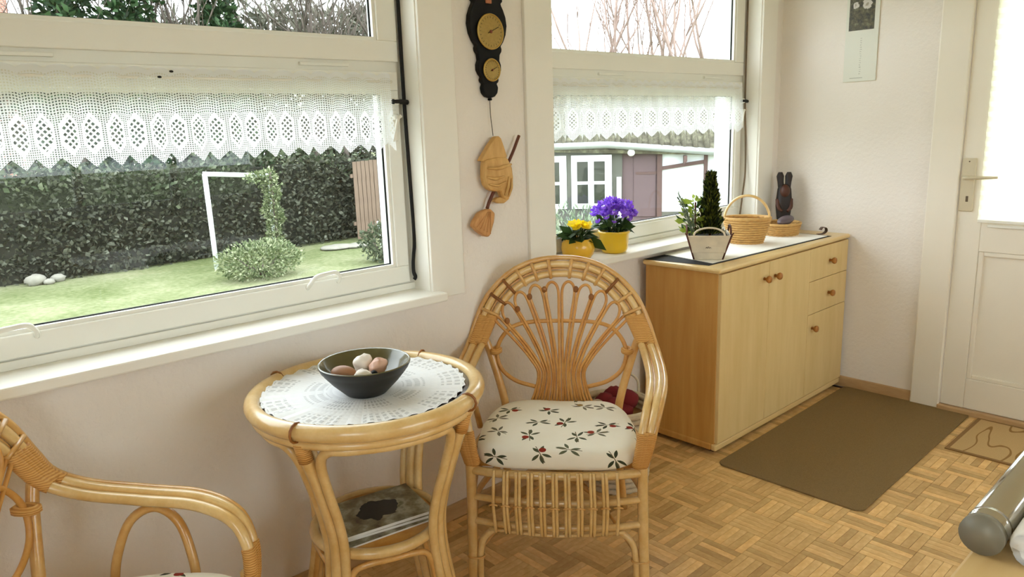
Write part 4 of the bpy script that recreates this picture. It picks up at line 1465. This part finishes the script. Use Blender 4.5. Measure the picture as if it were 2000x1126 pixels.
def make_chair(label):
    ch = thing('rattan_armchair', label, 'chair', group='rattan armchairs')
    # long canes that run up the arms and over the back
    MB().tube(cane_path(0.0), .0090, 8, n=5).build('arm_and_back_cane', 'cane', ch)
    MB().tube(cane_path(.0215, -.002), .0125, 10, n=5).build('arm_and_back_cane', 'cane_pale', ch)
    MB().tube(cane_path(.0385, .002), .0045, 6, n=5).build('arm_and_back_cane', 'cane', ch)
    MB().tube(cane_path(.0560, -.002), .0125, 10, n=5).build('arm_and_back_cane', 'cane_pale', ch)
    # bindings across the arch
    p0 = smooth_path(cane_path(.006), 5)
    p1 = smooth_path(cane_path(.068), 5)
    mid = len(p0) // 2
    for k, i in enumerate((-17, -14, -11, -8, -5, -2, 2, 5, 8, 11, 14, 17)):
        a, b = p0[mid + i], p1[mid + i]
        y_ = Vector((0, -.013, 0))
        MB().tube([a + Vector((0, .010, 0)), a + y_, b + y_, b + Vector((0, .012, 0))], .0062, 6, smooth=False).build('arch_binding', 'binding_dark' if k in (1, 2, 9) else 'cane', ch)
    # thick wraps: at the foot of the back and on the front of the arms
    lenp = len(p0)
    for rng_ in ((17, 25), (lenp - 26, lenp - 18)):
        m_ = MB()
        for off in (.0215, .0385, .0560):
            pp_ = smooth_path(cane_path(off, -.003), 5)[rng_[0]:rng_[1]]
            m_.tube(pp_, .0150, 8, smooth=False)
        pass
    segs = {}
    for side in (-1, 1):
        m_ = MB()
        for off in (.018, .030, .042, .056):
            full = [q for q in smooth_path(cane_path(off, -.003), 8) if q.x * side > 0 and .628 < q.z < .728 and q.y > .40]
            if len(full) > 1:
                m_.tube(full, .0155, 9, smooth=False)
        m_.build('binding', 'binding', ch)
        m_ = MB()
        for off in (.0, .018, .036, .056):
            full = [q for q in smooth_path(cane_path(off, -.002), 8) if q.x * side > 0 and q.z < .500 and q.y < .1]
            if len(full) > 1:
                m_.tube(full, .0150 if off else .0095, 9, smooth=False)
        m_.build('binding', 'binding', ch)
        # front leg, bent brace, ring
        MB().tube([(side * .252, -.002, .44), (side * .254, 0, .25), (side * .260, -.004, 0)], .0155, 10).build('leg', 'cane_pale', ch)
        br = MB().tube([(side * .236, -.004, 0), (side * .234, -.002, .09), (side * .222, 0, .145), (side * .185, 0, .180), (side * .145, -.012, .204)], .0105, 8).build('brace', 'cane_pale', ch)
        MB().tube([(side * .247 + .026 * math.cos(t_), -.003 + .016 * math.sin(t_), .088) for t_ in [2 * PI * q / 14 for q in range(14)]], .0030, 6, closed=True, n=1, smooth=False).build('ring_binding', 'cane', br)
        # back leg rising into the back post
        MB().tube([(side * .276, .460, .665), (side * .247, .455, .590), (side * .195, .432, .390), (side * .200, .445, .2), (side * .215, .470, 0)], .0140, 10).build('leg', 'cane', ch)
        # diagonal stretchers under the seat
        MB().tube([(side * .236, .005, .105), (side * .12, .22, .165), (side * -.0, .34, .19)], .0060, 6).build('stretcher', 'cane', ch)
        # loop under the arm
        MB().tube([(side * .272, .320, .37), (side * .286, .310, .45), (side * .302, .278, .530), (side * .310, .222, .560), (side * .302, .166, .530), (side * .284, .134, .45), (side * .270, .124, .37)], .0105, 8).build('arm_loop', 'cane', ch)
        # side rails
        for z in (.372, .287, .208):
            MB().tube([(side * .252, .0, z), (side * .262, .2, z), (side * .200, .435, z)], .0105, 8).build('seat_rail', 'cane', ch)
        # oval side loop of the back
        MB().tube([(side * x_, back_y(z_) - .004, z_) for x_, z_ in ((.0, .703), (.095, .700), (.165, .684), (.208, .642), (.224, .590), (.208, .535), (.160, .495), (.090, .474))], .0072, 8).build('back_loop', 'core', ch)
        MB().tube([(side * .2275 + .0125 * math.cos(t_), back_y(.6) - .004 + .024 * math.sin(t_), .600) for t_ in [2 * PI * q / 14 for q in range(14)]], .0105, 6, closed=True, n=1, smooth=False).build('post_binding', 'binding', ch)
    # fan of slender canes: each petal runs up one line, loops over and comes down the next
    TOPX = [(-.212, .705), (-.190, .748), (-.152, .792), (-.106, .822), (-.053, .836), (0, .842), (.053, .836), (.106, .822), (.152, .792), (.190, .748), (.212, .705)]
    for j in range(10):
        (xa, za), (xb, zb) = TOPX[j], TOPX[j + 1]
        ja, jb = j - 5, j - 4
        e_ = .0052

        def line(jx, xt, zt, s):
            zt = zt - .050 if zt > .73 else zt - .02
            w0 = jx * .0170
            ln_ = [(jx * .0240 + s * e_, .400), (jx * .0192 + s * e_, .46), (w0 + s * e_, .525)]
            return ln_ + [(w0 + (xt - w0) * f_ ** 1.3 + s * e_, .525 + (zt - .525) * f_) for f_ in (.3, .55, .8, 1.0)]
        A = line(ja, xa, za, 1)
        B = line(jb, xb, zb, -1)
        mx_, mz_ = (xa + xb) / 2, (za + zb) / 2
        nn = Vector((mx_, 0, mz_ - .52)).normalized()
        a1 = Vector((A[-1][0], 0, A[-1][1])); b1_ = Vector((B[-1][0], 0, B[-1][1]))
        dd = (b1_ - a1)
        tp = [a1 + nn * .026 + dd * .03, a1 + nn * .042 + dd * .22, a1 + nn * .048 + dd * .5, b1_ + nn * .042 - dd * .22, b1_ + nn * .026 - dd * .03]
        pts = A + [(q.x, q.z) for q in tp] + B[::-1]
        MB().tube([(x_, back_y(z_) - .010 + .004 * (j % 2), z_) for x_, z_ in pts], .0050, 7, n=4).build('fan_cane', 'core', ch)
    for k, (x_, z_) in enumerate(((-.148, .745), (-.106, .788), (-.054, .812), (.054, .812), (.106, .785), (-.185, .705))):
        MB().ball((x_, back_y(z_) - .013, z_), .0095, .006, .012, 8, 6).build('knot', 'binding_dark', ch)
    # base roll of the back
    MB().tube([(-.20, .432, .392), (0, .440, .392), (.20, .432, .392)], .013, 8).build('seat_rail', 'cane', ch)
    # bowed front rails and the apron of paired slats
    for z, r_ in ((.372, .0135), (.287, .0105), (.208, .0105)):
        MB().tube([(-.252, 0, z - .002), (-.15, -.028, z), (0, -.038, z), (.15, -.028, z), (.252, 0, z - .002)], r_, 9).build('seat_rail', 'cane_pale', ch)
    MB().tube([(-.20, -.024, .192), (-.1, -.038, .188), (0, -.046, .187), (.1, -.038, .188), (.20, -.024, .192)], .0055, 7).build('apron_edge', 'cane_pale', ch)
    n_ = 11
    for k in range(n_):
        x_ = -.180 + .36 * k / (n_ - 1)
        yb_ = -.060 + .45 * x_ * x_
        for e_ in ((0,) if k in (0, n_ - 1) else (-.0050, .0050)):
            sl = MB().tube([(x_ * .985 + e_, yb_, .391), (x_ + e_, yb_ - .004, .33), (x_ * 1.01 + e_, yb_ - .006, .287), (x_ + e_, yb_ - .004, .24), (x_ * .985 + e_, yb_, .194)], .0050, 7, n=3).build('apron_slat', 'cane_pale', ch)
        MB().tube([(x_ * 1.01 - .013, yb_ - .010, .284), (x_ * 1.01, yb_ - .013, .289), (x_ * 1.01 + .013, yb_ - .010, .284)], .0028, 6, n=2).build('slat_tie', 'cane', ch)
    # woven seat
    MB().prism([(-.24, .03), (.24, .03), (.245, .20), (.19, .42), (-.19, .42), (-.245, .20)], .008, lambda a, b, t: (a, b, .368 + t)).build('seat', 'core', ch, smooth=False)
    return ch


def make_cushion(label):
    mb = MB()
    na, nr = 64, 14
    prof = []
    for i in range(nr + 1):                      # superellipse pillow from bottom centre to top centre
        f = -1 + 2 * i / nr
        prof.append((max(1 - abs(f) ** 3.2, 0) ** (1 / 2.4), f))
    prof = [(0.02, -1.0)] + [p_ for p_ in prof if p_[0] > .02] + [(.6, .99), (.3, 1.06), (.02, 1.08)]
    prof = [(0.02, -1.0), (.60, -1.0), (.94, -.95), (.985, -.75), (1.0, -.4), (1.0, .2), (.985, .6), (.945, .86), (.85, .97), (.65, 1.03), (.45, 1.10), (.22, 1.15), (.02, 1.16)]
    for r_, f in prof:
        for k in range(na):
            a = 2 * PI * k / na
            cs, sn = math.cos(a), math.sin(a)
            px_ = math.copysign(abs(cs) ** .42, cs)
            py_ = math.copysign(abs(sn) ** .42, sn)
            wx = .241 * (1 - .14 * max(0, py_))
            x_, y_ = px_ * wx * r_, py_ * .215 * r_
            z_ = f * .036 + .004 * math.sin(x_ * 22 + 1) * math.sin(y_ * 19) * (1 if f > 0 else 0)
            mb.v.append((x_, y_, z_))
    n_ = len(prof)
    for i in range(n_ - 1):
        for k in range(na):
            k2 = (k + 1) % na
            mb.f.append((i * na + k, i * na + k2, (i + 1) * na + k2, (i + 1) * na + k))
    mb.f.append(tuple(reversed(range(na))))
    mb.f.append(tuple((n_ - 1) * na + k for k in range(na)))
    return tag(mb.build('seat_cushion', 'cushion', None), label, 'cushion', 'printed seat cushions')


def place(o, loc, rz):
    o.location = loc
    o.rotation_euler = (0, 0, rz)


chair = make_chair('honey-coloured rattan armchair with a fan back beside the sideboard')
C1, R1 = Vector((1.442, 1.419, 0)), math.radians(-49.0)
place(chair, C1, R1)
chair2 = copy_tree(chair)
chair2['label'] = 'rattan armchair cut off at the lower left corner of the view'
C2, R2 = Vector((.353, 1.298, 0)), math.radians(43.8)
place(chair2, C2, R2)
cu = make_cushion('cream cushion printed with leaves and red berries on the fan-back chair')


def seat_pos(C_, R_):
    m_ = Matrix.Rotation(R_, 3, 'Z')
    return C_ + m_ @ Vector((0, .172, .419))


def set_cushion(o, C_, R_):
    o.location = seat_pos(C_, R_)
    o.rotation_euler = (Matrix.Rotation(R_, 3, 'Z') @ Matrix.Rotation(math.radians(-1.0), 3, 'X')).to_euler()


set_cushion(cu, C1, R1)
cu2 = cu.copy()
COL.objects.link(cu2)
cu2['label'] = 'cream berry-print cushion on the chair in the lower left corner'
set_cushion(cu2, C2, R2)

# ------------------------------------------------------------------ basket on the floor behind the chair
bk = thing('floor_basket', 'whitewashed wicker basket on the floor behind the fan-back chair', 'basket', (2.085, 1.725, 0), .3)
wicker(bk, 'wicker_white', .115, .140, .320, 14, 1.0, 26, .009)
for s in (-1, 1):
    MB().tube([(s * .143, -.04, .300), (s * .157, -.032, .360), (s * .161, 0, .385), (s * .157, .032, .360), (s * .143, .04, .300)], .0055, 8).build('handle', 'wicker_white', bk)
mb = MB()
for i in range(7):
    a = 2 * PI * i / 7
    mb.ball((.045 * math.cos(a), .045 * math.sin(a), .02 * math.sin(i * 2.3)), .045, .038, .040, 10, 8, .08)
tag(mb.build('red_cloth', 'cloth_red', None, loc=(2.075, 1.715, .320)), 'crumpled red cloth sticking out of the floor basket', 'cloth')
MB().prism([(.118 * math.cos(2 * PI * k / 24), .118 * math.sin(2 * PI * k / 24)) for k in range(24)], .02, lambda a, b, t: (a, b, .25 + t)).build('lining', 'wicker_dark', bk)

# ------------------------------------------------------------------ table in the right foreground
ft = thing('dining_table', 'pale wooden table with rounded corner and chrome edge tube at the lower right', 'table', (1.50, -.13, 0))
outl = []
hx, hy, r = .60, .405, .14
for cx, cy, a0 in ((hx - r, hy - r, 0), (-hx + r, hy - r, PI / 2), (-hx + r, -hy + r, PI), (hx - r, -hy + r, 1.5 * PI)):
    for k in range(9):
        a = a0 + PI / 2 * k / 8
        outl.append((cx + r * math.cos(a), cy + r * math.sin(a)))
MB().prism(outl, .026, lambda a, b, t: (a, b, .718 + t)).build('top', 'pale_table', ft, smooth=False, bevel=.005)
for lx, ly in ((-.46, -.27), (.46, -.27), (-.46, .22), (.46, .22)):
    MB().tube([(lx, ly, .718), (lx, ly, 0)], .016, 12, smooth=False).build('leg', 'chrome', ft)
rl = MB().tube([(-.372, .392, .774), (.55, .402, .774)], .0275, 24, smooth=False).build('edge_tube', 'chrome', ft)
MB().tube([(-.380, .392, .774), (-.366, .392, .774)], .0290, 24, smooth=False).build('end_cap', 'chrome_cap', rl)
MB().tube([(-.352, .392, .774), (-.340, .392, .774)], .0288, 24, smooth=False).build('collar', 'chrome', rl)
for bx_ in (-.30, .48):
    box('bracket', 'chrome', rl, bx_, .380, .743, bx_ + .03, .404, .752)
mb = MB()
pts = smooth_path([(-.366, .332, .768), (-.352, .333, .7735), (-.15, .334, .7735), (.2, .338, .7735), (.40, .340, .7735)], 6)
mb.tube(pts, [.016, .028, .029, .029, .029, .024], 16, smooth=False)
tag(mb.build('rolled_towel', 'cloth_white', None, loc=(1.50, -.13, .0005)), 'rolled white towel lying against the chrome tube of the table', 'towel')


# ------------------------------------------------------------------ outdoors
G = -1.0
tag(box('foundation', 'exterior', None, XL - .2, YF - .2, G, XR + .2, YO, -0.08), 'white plinth under the room', 'wall', kind='structure')
mb = MB()
mb.quad((-60, -60, G), (70, -60, G), (70, 80, G), (-60, 80, G))
tag(mb.build('lawn', 'lawn', None, smooth=False), 'short yellow-green lawn outside the left window', 'lawn', kind='stuff')


def cloud(mb, n, c, r, ln, wd, shell=0.6):
    for i in range(n):
        v = Vector((random.gauss(0, 1), random.gauss(0, 1), random.gauss(0, 1))).normalized()
        f = shell + (1 - shell) * random.random()
        p_ = Vector((c[0] + v.x * r[0] * f, c[1] + v.y * r[1] * f, c[2] + v.z * r[2] * f))
        d = v + Vector((random.uniform(-.8, .8), random.uniform(-.8, .8), random.uniform(-.4, .8)))
        mb.leaf(p_, d, ln * random.uniform(.6, 1.3), wd * random.uniform(.6, 1.3))


# long dark hedge at the end of the lawn
hd = thing('garden_hedge', 'long dark clipped hedge closing off the lawn', 'hedge', (1.0, 15.2, G))
box('core', 'hedge_core', hd, -9, -.1, 0, 10.5, .9, 1.72)
mb = MB()
for i in range(19000):
    x_ = random.uniform(-9, 10.5)
    z_ = random.uniform(0.0, 1.85)
    d = Vector((random.uniform(-.8, .8), -random.uniform(.2, 1), random.uniform(-.5, .9)))
    mb.leaf((x_, -.10 - random.random() * .22 + .1 * math.sin(x_ * 1.7) , z_), d, random.uniform(.07, .14), random.uniform(.05, .09))
mb.build('leaves', 'hedge', hd)['kind'] = 'stuff'
mb = MB()
for i in range(6000):
    x_ = random.uniform(-9, 10.5)
    z_ = 1.72 + .22 * math.sin(x_ * 1.3) + random.gauss(0, .2)
    mb.leaf((x_, random.uniform(-.35, .7), z_), Vector((random.uniform(-1, 1), -random.uniform(.1, 1), random.uniform(-.2, 1))), random.uniform(.08, .17), random.uniform(.05, .1))
mb.build('top_growth', 'hedge_top', hd)['kind'] = 'stuff'

# reddish slat fence beyond the hedge
fn = thing('slat_fence', 'red-brown vertical slat fence at the right end of the hedge', 'fence', (8.62, 14.45, G))
sl_me = MB().box(-.045, -.01, .05, .045, .01, 1.75).mesh('slat', 'fence', False)
for k in range(22):
    link_mesh('slat', sl_me, fn, (.0 + k * .105, 0, random.uniform(-.015, .015)))
for z_ in (.35, 1.40):
    box('rail', 'fence', fn, -.1, .011, z_, 2.35, .05, z_ + .08)
for k in range(2):
    box('post', 'fence', fn, .3 + k * 1.7, .012, 0, .4 + k * 1.7, .11, 1.7)

# white tubular frame on the lawn
gp = thing('goal_frame', 'white goal-like tube frame standing on the lawn', 'frame', (5.07, 13.60, G))
MB().tube([(-.02, 0, 1.73), (0, 0, 0)], .045, 10, smooth=False).build('post', 'post_white', gp)
MB().tube([(1.0, -.42, 1.64), (.98, -.40, 0)], .045, 10, smooth=False).build('post', 'post_white', gp)
MB().tube([(-.05, .015, 1.735), (1.02, -.43, 1.640)], .042, 10, smooth=False).build('crossbar', 'post_white', gp)
iv = thing('climbing_ivy', 'pale green ivy climbing the right post of the white frame', 'plant', (6.05, 13.14, G))
mb = MB()
for k in range(10):
    z_ = .2 + k * .16
    cloud(mb, 260, (.04 * math.sin(k * 2), 0, z_), (.17 + .05 * math.sin(k * 1.7), .17, .15), .055, .038, .4)
cloud(mb, 160, (-.22, .08, 1.62), (.25, .15, .09), .07, .05, .3)
mb.build('leaves', 'shrub_light', iv)['kind'] = 'stuff'
MB().tube([(0, -.02, 0), (.02, -.03, .8), (0, -.02, 1.7)], .03, 8).build('stem', 'bark', iv)


def shrub(name, label, mat, loc, r, n, ln, wd, group=None):
    s_ = thing(name, label, 'shrub', loc, group=group)
    mb = MB()
    cloud(mb, n, (0, 0, r[2] * .9), r, ln, wd, .45)
    mb.build('leaves', mat, s_)['kind'] = 'stuff'
    mb = MB()
    for k in range(6):
        a = 2 * PI * k / 6
        mb.tube([(0, 0, 0), (r[0] * .5 * math.cos(a), r[1] * .5 * math.sin(a), r[2] * 1.1)], [.02, .008], 5, smooth=False)
    mb.build('stems', 'bark', s_)


shrub('pale_bush', 'pale leafy low bush on the lawn in front of the ivy', 'shrub_light', (5.25, 12.1, G), (.75, .55, .34), 3200, .065, .034)
shrub('round_bush', 'dark round bush at the right edge of the lawn window', 'hedge_top', (7.48, 11.75, G), (.42, .42, .40), 1200, .07, .05)
shrub('grey_bush', 'grey-green feathery bush outside behind the yellow primrose', 'leaf_grey', (6.02, 5.58, G), (.62, .62, .80), 2600, .09, .024)
for i, (px_, py_, s_) in enumerate(((7.75, 13.9, .42), (8.15, 13.75, .38))):
    mb = MB().ball((0, 0, .03), s_, s_ * .7, .05, 12, 6, .06)
    tag(mb.build('stone_slab', 'stone', None, loc=(px_, py_, G)), ('flat pale stepping stone on the lawn, further left', 'flat pale stepping stone on the lawn, further right')[i], 'stone', 'stepping stones')
for i, (px_, py_, s_) in enumerate(((2.40, 14.72, .17), (2.75, 14.76, .12), (2.58, 14.6, .09))):
    mb = MB().ball((0, 0, s_ * .5), s_, s_ * .8, s_ * .62, 10, 7, .12)
    tag(mb.build('rockery_stone', 'stone', None, loc=(px_, py_, G)), ('largest pale stone lying at the foot of the hedge', 'pale stone right of the largest at the hedge foot', 'smallest pale stone in front of the hedge')[i], 'stone', 'stones at the hedge foot')
MB_ = MB().tube([(0, 0, 0), (-.06, 0, .62)], .02, 8, smooth=False)
tag(MB_.build('garden_stake', 'post_white', None, loc=(8.1, 12.75, G)), 'thin white stake leaning at the right edge of the lawn', 'stake')


# trees
def bare_tree(name, label, loc, h, r, mat, seed, group, lean=(0, 0), depth=4, spread=.55, twig=3):
    rnd = random.Random(seed)
    tr_ = thing(name, label, 'tree', loc, group=group)
    trunk, br_m = MB(), MB()

    def grow(p, d, ln, rad, lev):
        q = p
        pts = [p]
        dd = d.copy()
        for k in range(3):
            dd = (dd + Vector((rnd.uniform(-.13, .13), rnd.uniform(-.13, .13), .05))).normalized()
            q = q + dd * ln / 3
            pts.append(q)
        (trunk if lev == 0 else br_m).tube(pts, [rad, rad * .62], 6 if lev < 2 else 4, smooth=False)
        if lev >= depth:
            return
        nb = 3 if lev == 0 else twig
        for k in range(nb):
            src = pts[rnd.choice((1, 2, 3))] if lev else pts[rnd.choice((2, 3))]
            a = rnd.uniform(0, 2 * PI)
            ax = Vector((math.cos(a), math.sin(a), 0))
            nd = (dd + ax * rnd.uniform(spread * .6, spread * 1.3) + Vector((0, 0, .15))).normalized()
            grow(src, nd, ln * rnd.uniform(.55, .8), rad * rnd.uniform(.42, .6), lev + 1)
        grow(pts[-1], (dd + Vector((rnd.uniform(-.15, .15), rnd.uniform(-.15, .15), .1))).normalized(), ln * .72, rad * .6, lev + 1)
    grow(Vector((0, 0, 0)), Vector((lean[0], lean[1], 1)).normalized(), h * .42, r, 0)
    trunk.build('trunk', mat, tr_)
    br_m.build('branches', mat, tr_)['kind'] = 'stuff'
    return tr_


def leafy_tree(name, label, loc, h, r, mat, n, group, seed):
    tr_ = thing(name, label, 'tree', loc, group=group)
    st = random.getstate()
    random.seed(seed)
    MB().tube([(0, 0, 0), (.08, 0, h * .5), (0, .05, h * .92)], [r * .09, r * .05, .02], 8).build('trunk', 'bark', tr_)
    mb = MB()
    for k in range(15):
        f = .12 + .86 * k / 14
        rr = r * (1.1 - .65 * f)
        a = random.uniform(0, 2 * PI)
        cloud(mb, n // 15, (rr * .4 * math.cos(a), rr * .4 * math.sin(a), h * f), (rr * .8, rr * .8, h * .075), .22, .11, .3)
    mb.build('crown', mat, tr_)['kind'] = 'stuff'
    random.setstate(st)


for i, (a_, D_, h_t, r_, lab) in enumerate(((.02, 23, 5.6, 2.6, 'grey twiggy thicket in front of the brick house'), (.16, 22, 4.6, 2.4, 'grey twiggy thicket below the evergreens, further left'), (.29, 22.5, 4.8, 2.6, 'grey twiggy thicket below the evergreens, further right'),
                                              (.42, 22, 5.2, 2.5, 'grey twiggy thicket behind the white frame'), (.53, 22, 5.6, 2.6, 'grey twiggy thicket behind the pale fence end'), (.63, 22, 5.4, 2.6, 'grey twiggy thicket at the right edge of the lawn window'))):
    tk = thing('thicket', lab, 'thicket', (D_ * math.sin(a_), D_ * math.cos(a_), G), group='thickets behind the hedge')
    mb = MB()
    for k in range(3600):
        x_, y_ = random.uniform(-r_, r_), random.uniform(-1.2, 1.2)
        z_ = h_t * random.random() ** .8
        mb.leaf((x_, y_, z_), (random.uniform(-1, 1), random.uniform(-.6, .6), random.uniform(-.2, 1.2)), random.uniform(.25, .6), random.uniform(.05, .13))
    mb.build('twigs', 'thicket', tk)['kind'] = 'stuff'
RT = 17.8
k = 0
for px_, r_, h_t, lab in ((.225, 1.1, 5.6, 'dark evergreen behind the hedge next to the brick house'), (.300, 1.15, 5.9, 'dark evergreen behind the hedge, second from the brick house'),
                          (.385, 1.0, 5.4, 'dark evergreen behind the hedge above the white frame'), (.10, 1.0, 3.4, 'low evergreen in front of the brick house')):
    leafy_tree('evergreen_tree', lab, (RT * math.sin(px_ + .0), RT * math.cos(px_), G), h_t, r_, 'conifer_far', 2600, 'evergreens behind the hedge', 11 + k)
    k += 1
for i, (a_, h_t, lab) in enumerate(((.20, 6.5, 'bare grey tree rising in front of the brick house'), (.37, 7.2, 'bare grey tree between the evergreens'), (.485, 7.0, 'bare tree with tangled twigs right of the evergreens'),
                                    (.545, 6.8, 'bare tree seen near the middle of the top pane'), (.60, 6.4, 'bare tree seen at the right end of the top pane'))):
    bare_tree('bare_tree', lab, (18.6 * math.sin(a_), 18.6 * math.cos(a_), G), h_t, .09, 'bark', 40 + i, 'bare trees behind the hedge', depth=4, spread=.7, twig=3)
for i, (a_, D_, h_t) in enumerate(((.835, 25, 8.6), (.862, 27, 9.2), (.885, 24, 8.8), (.905, 26, 9.0), (.93, 24, 8.6), (.955, 26, 9.2), (.975, 23, 8.8), (.995, 25, 9.4))):
    bare_tree('slender_tree', ('leftmost of the bare slender trees above the shed', 'second bare slender tree from the left above the shed', 'third bare slender tree from the left above the shed',
                               'fourth bare slender tree from the left above the shed', 'fifth bare slender tree from the left above the shed', 'sixth bare slender tree from the left above the shed',
                               'seventh bare slender tree from the left above the shed', 'rightmost of the bare slender trees above the shed')[i],
              (D_ * math.sin(a_), D_ * math.cos(a_), G), h_t, .075, 'bark_washed_out', 70 + i, 'bare trees behind the shed', depth=4, spread=.50, twig=2)

# brick house far behind
hs = thing('brick_house', 'pinkish brick house far behind the hedge', 'house', (1.4, 31, G))
box('wall', 'brick', hs, -7, 0, 0, 4.2, 8, 7.6)
MB().prism([(-7.4, 7.6), (4.6, 7.6), (-1.4, 11.5)], 8.8, lambda a, b, t: (a, -.4 + t, b)).build('roof', 'roof', hs, smooth=False)
for wx in (-5.2, -2.2, .8):
    for wz in (1.2, 4.4):
        w_ = box('window', 'exterior', hs, wx, -.04, wz, wx + 1.2, .02, wz + 1.5)
        box('pane', 'shed_pane', w_, wx + .1, -.06, wz + .1, wx + 1.1, -.03, wz + 1.4)

# garden shed: grey window wall, purple-brown doors, half-timbered end
sh = thing('garden_shed', 'low half-timbered shed with a mossy roof and white window', 'shed', (13.386, 10.48, 0), math.radians(-51.94))
box('wall', 'shed_grey', sh, -3.6, 0, G, -.28, .2, .92)
box('door', 'shed_purple', sh, -.28, .06, G, .50, .2, .86)
box('door_board', 'shed_purple', sh, -.02, .03, G + .3, .46, .06, .72)
box('door_strap', 'shed_beam', sh, .02, .02, .24, .50, .03, .30)
box('post', 'shed_beam', sh, .49, -.02, G, .60, .14, .80)
box('infill', 'shed_white', sh, .60, .04, G, 2.6, .2, .72)
MB().prism([(.60, .33), (1.50, .45), (1.50, .53), (.60, .41)], .05, lambda a, b, t: (a, -.01 + t, b)).build('beam', 'shed_beam', sh, smooth=False)
box('post', 'shed_beam', sh, 1.50, -.02, G, 1.58, .14, .70)
box('sill_beam', 'shed_grey', sh, .60, -.03, -.72, 2.6, .05, -.60)
MB().prism([(1.05, .64), (1.12, .64), (1.12, .52), (1.05, .46)], .3, lambda a, b, t: (a, -.30 + t, b)).build('bracket', 'shed_beam', sh, smooth=False)
for wx0, wx1 in ((-1.42, -.51), (-2.45, -1.53)):
    w_ = box('window', 'exterior', sh, wx0, -.05, -.50, wx1, .0, .70, .01)
    wd = wx1 - wx0
    for cx_ in (.145, .56):
        for z0_, z1_ in ((.12, .56), (-.38, .05)):
            box('pane', 'shed_pane', w_, wx0 + wd * cx_, -.056, z0_, wx0 + wd * (cx_ + .27), -.045, z1_)
box('downpipe', 'exterior', sh, -.40, -.08, G, -.30, .0, .20)
MB().ball((-.08, -.16, .74), .085, .085, .085, 14, 10).build('lamp_globe', 'lamp_white', sh)
MB().tube([(-3.6, -.22, .90), (-.6, -.22, .92), (2.6, -.22, .62)], .075, 10, smooth=False).build('gutter', 'gutter', sh)
mb = MB()
mb.quad((-3.7, -.2, .94), (2.7, -.2, .66), (2.7, 2.2, 2.20), (-3.7, 2.2, 2.42))
mb.quad((-3.7, 4.6, .94), (2.7, 4.6, .66), (2.7, 2.2, 2.20), (-3.7, 2.2, 2.42))
rf = mb.build('roof', 'roof', sh, smooth=False)
sm = rf.modifiers.new('thickness', 'SOLIDIFY'); sm.thickness = .08
tl = MB().tube([(0, 0, 0), (0, 1.26, .785)], .06, 6, smooth=False).mesh('roof_roll', 'roof')
for k in range(26):
    xx = -3.5 + k * .24
    link_mesh('roof_roll', tl, sh, (xx, -.2, .97 - .28 * max(0, (xx + 3.5)) / 6.2), (0, 0, 0), (1, 1.9, 1.9))
cn = thing('white_canopy', 'white pointed canopy behind the shed roof at the right', 'canopy', (15.8, 9.0, 0), math.radians(-51.94))
MB().prism([(-.95, .93), (1.2, .93), (1.2, 1.55)], 1.2, lambda a, b, t: (a, t, b)).build('roof', 'shed_white', cn, smooth=False)
for s_ in (-.6, 1.0):
    box('post', 'shed_white', cn, s_, .5, G, s_ + .08, .58, .95)
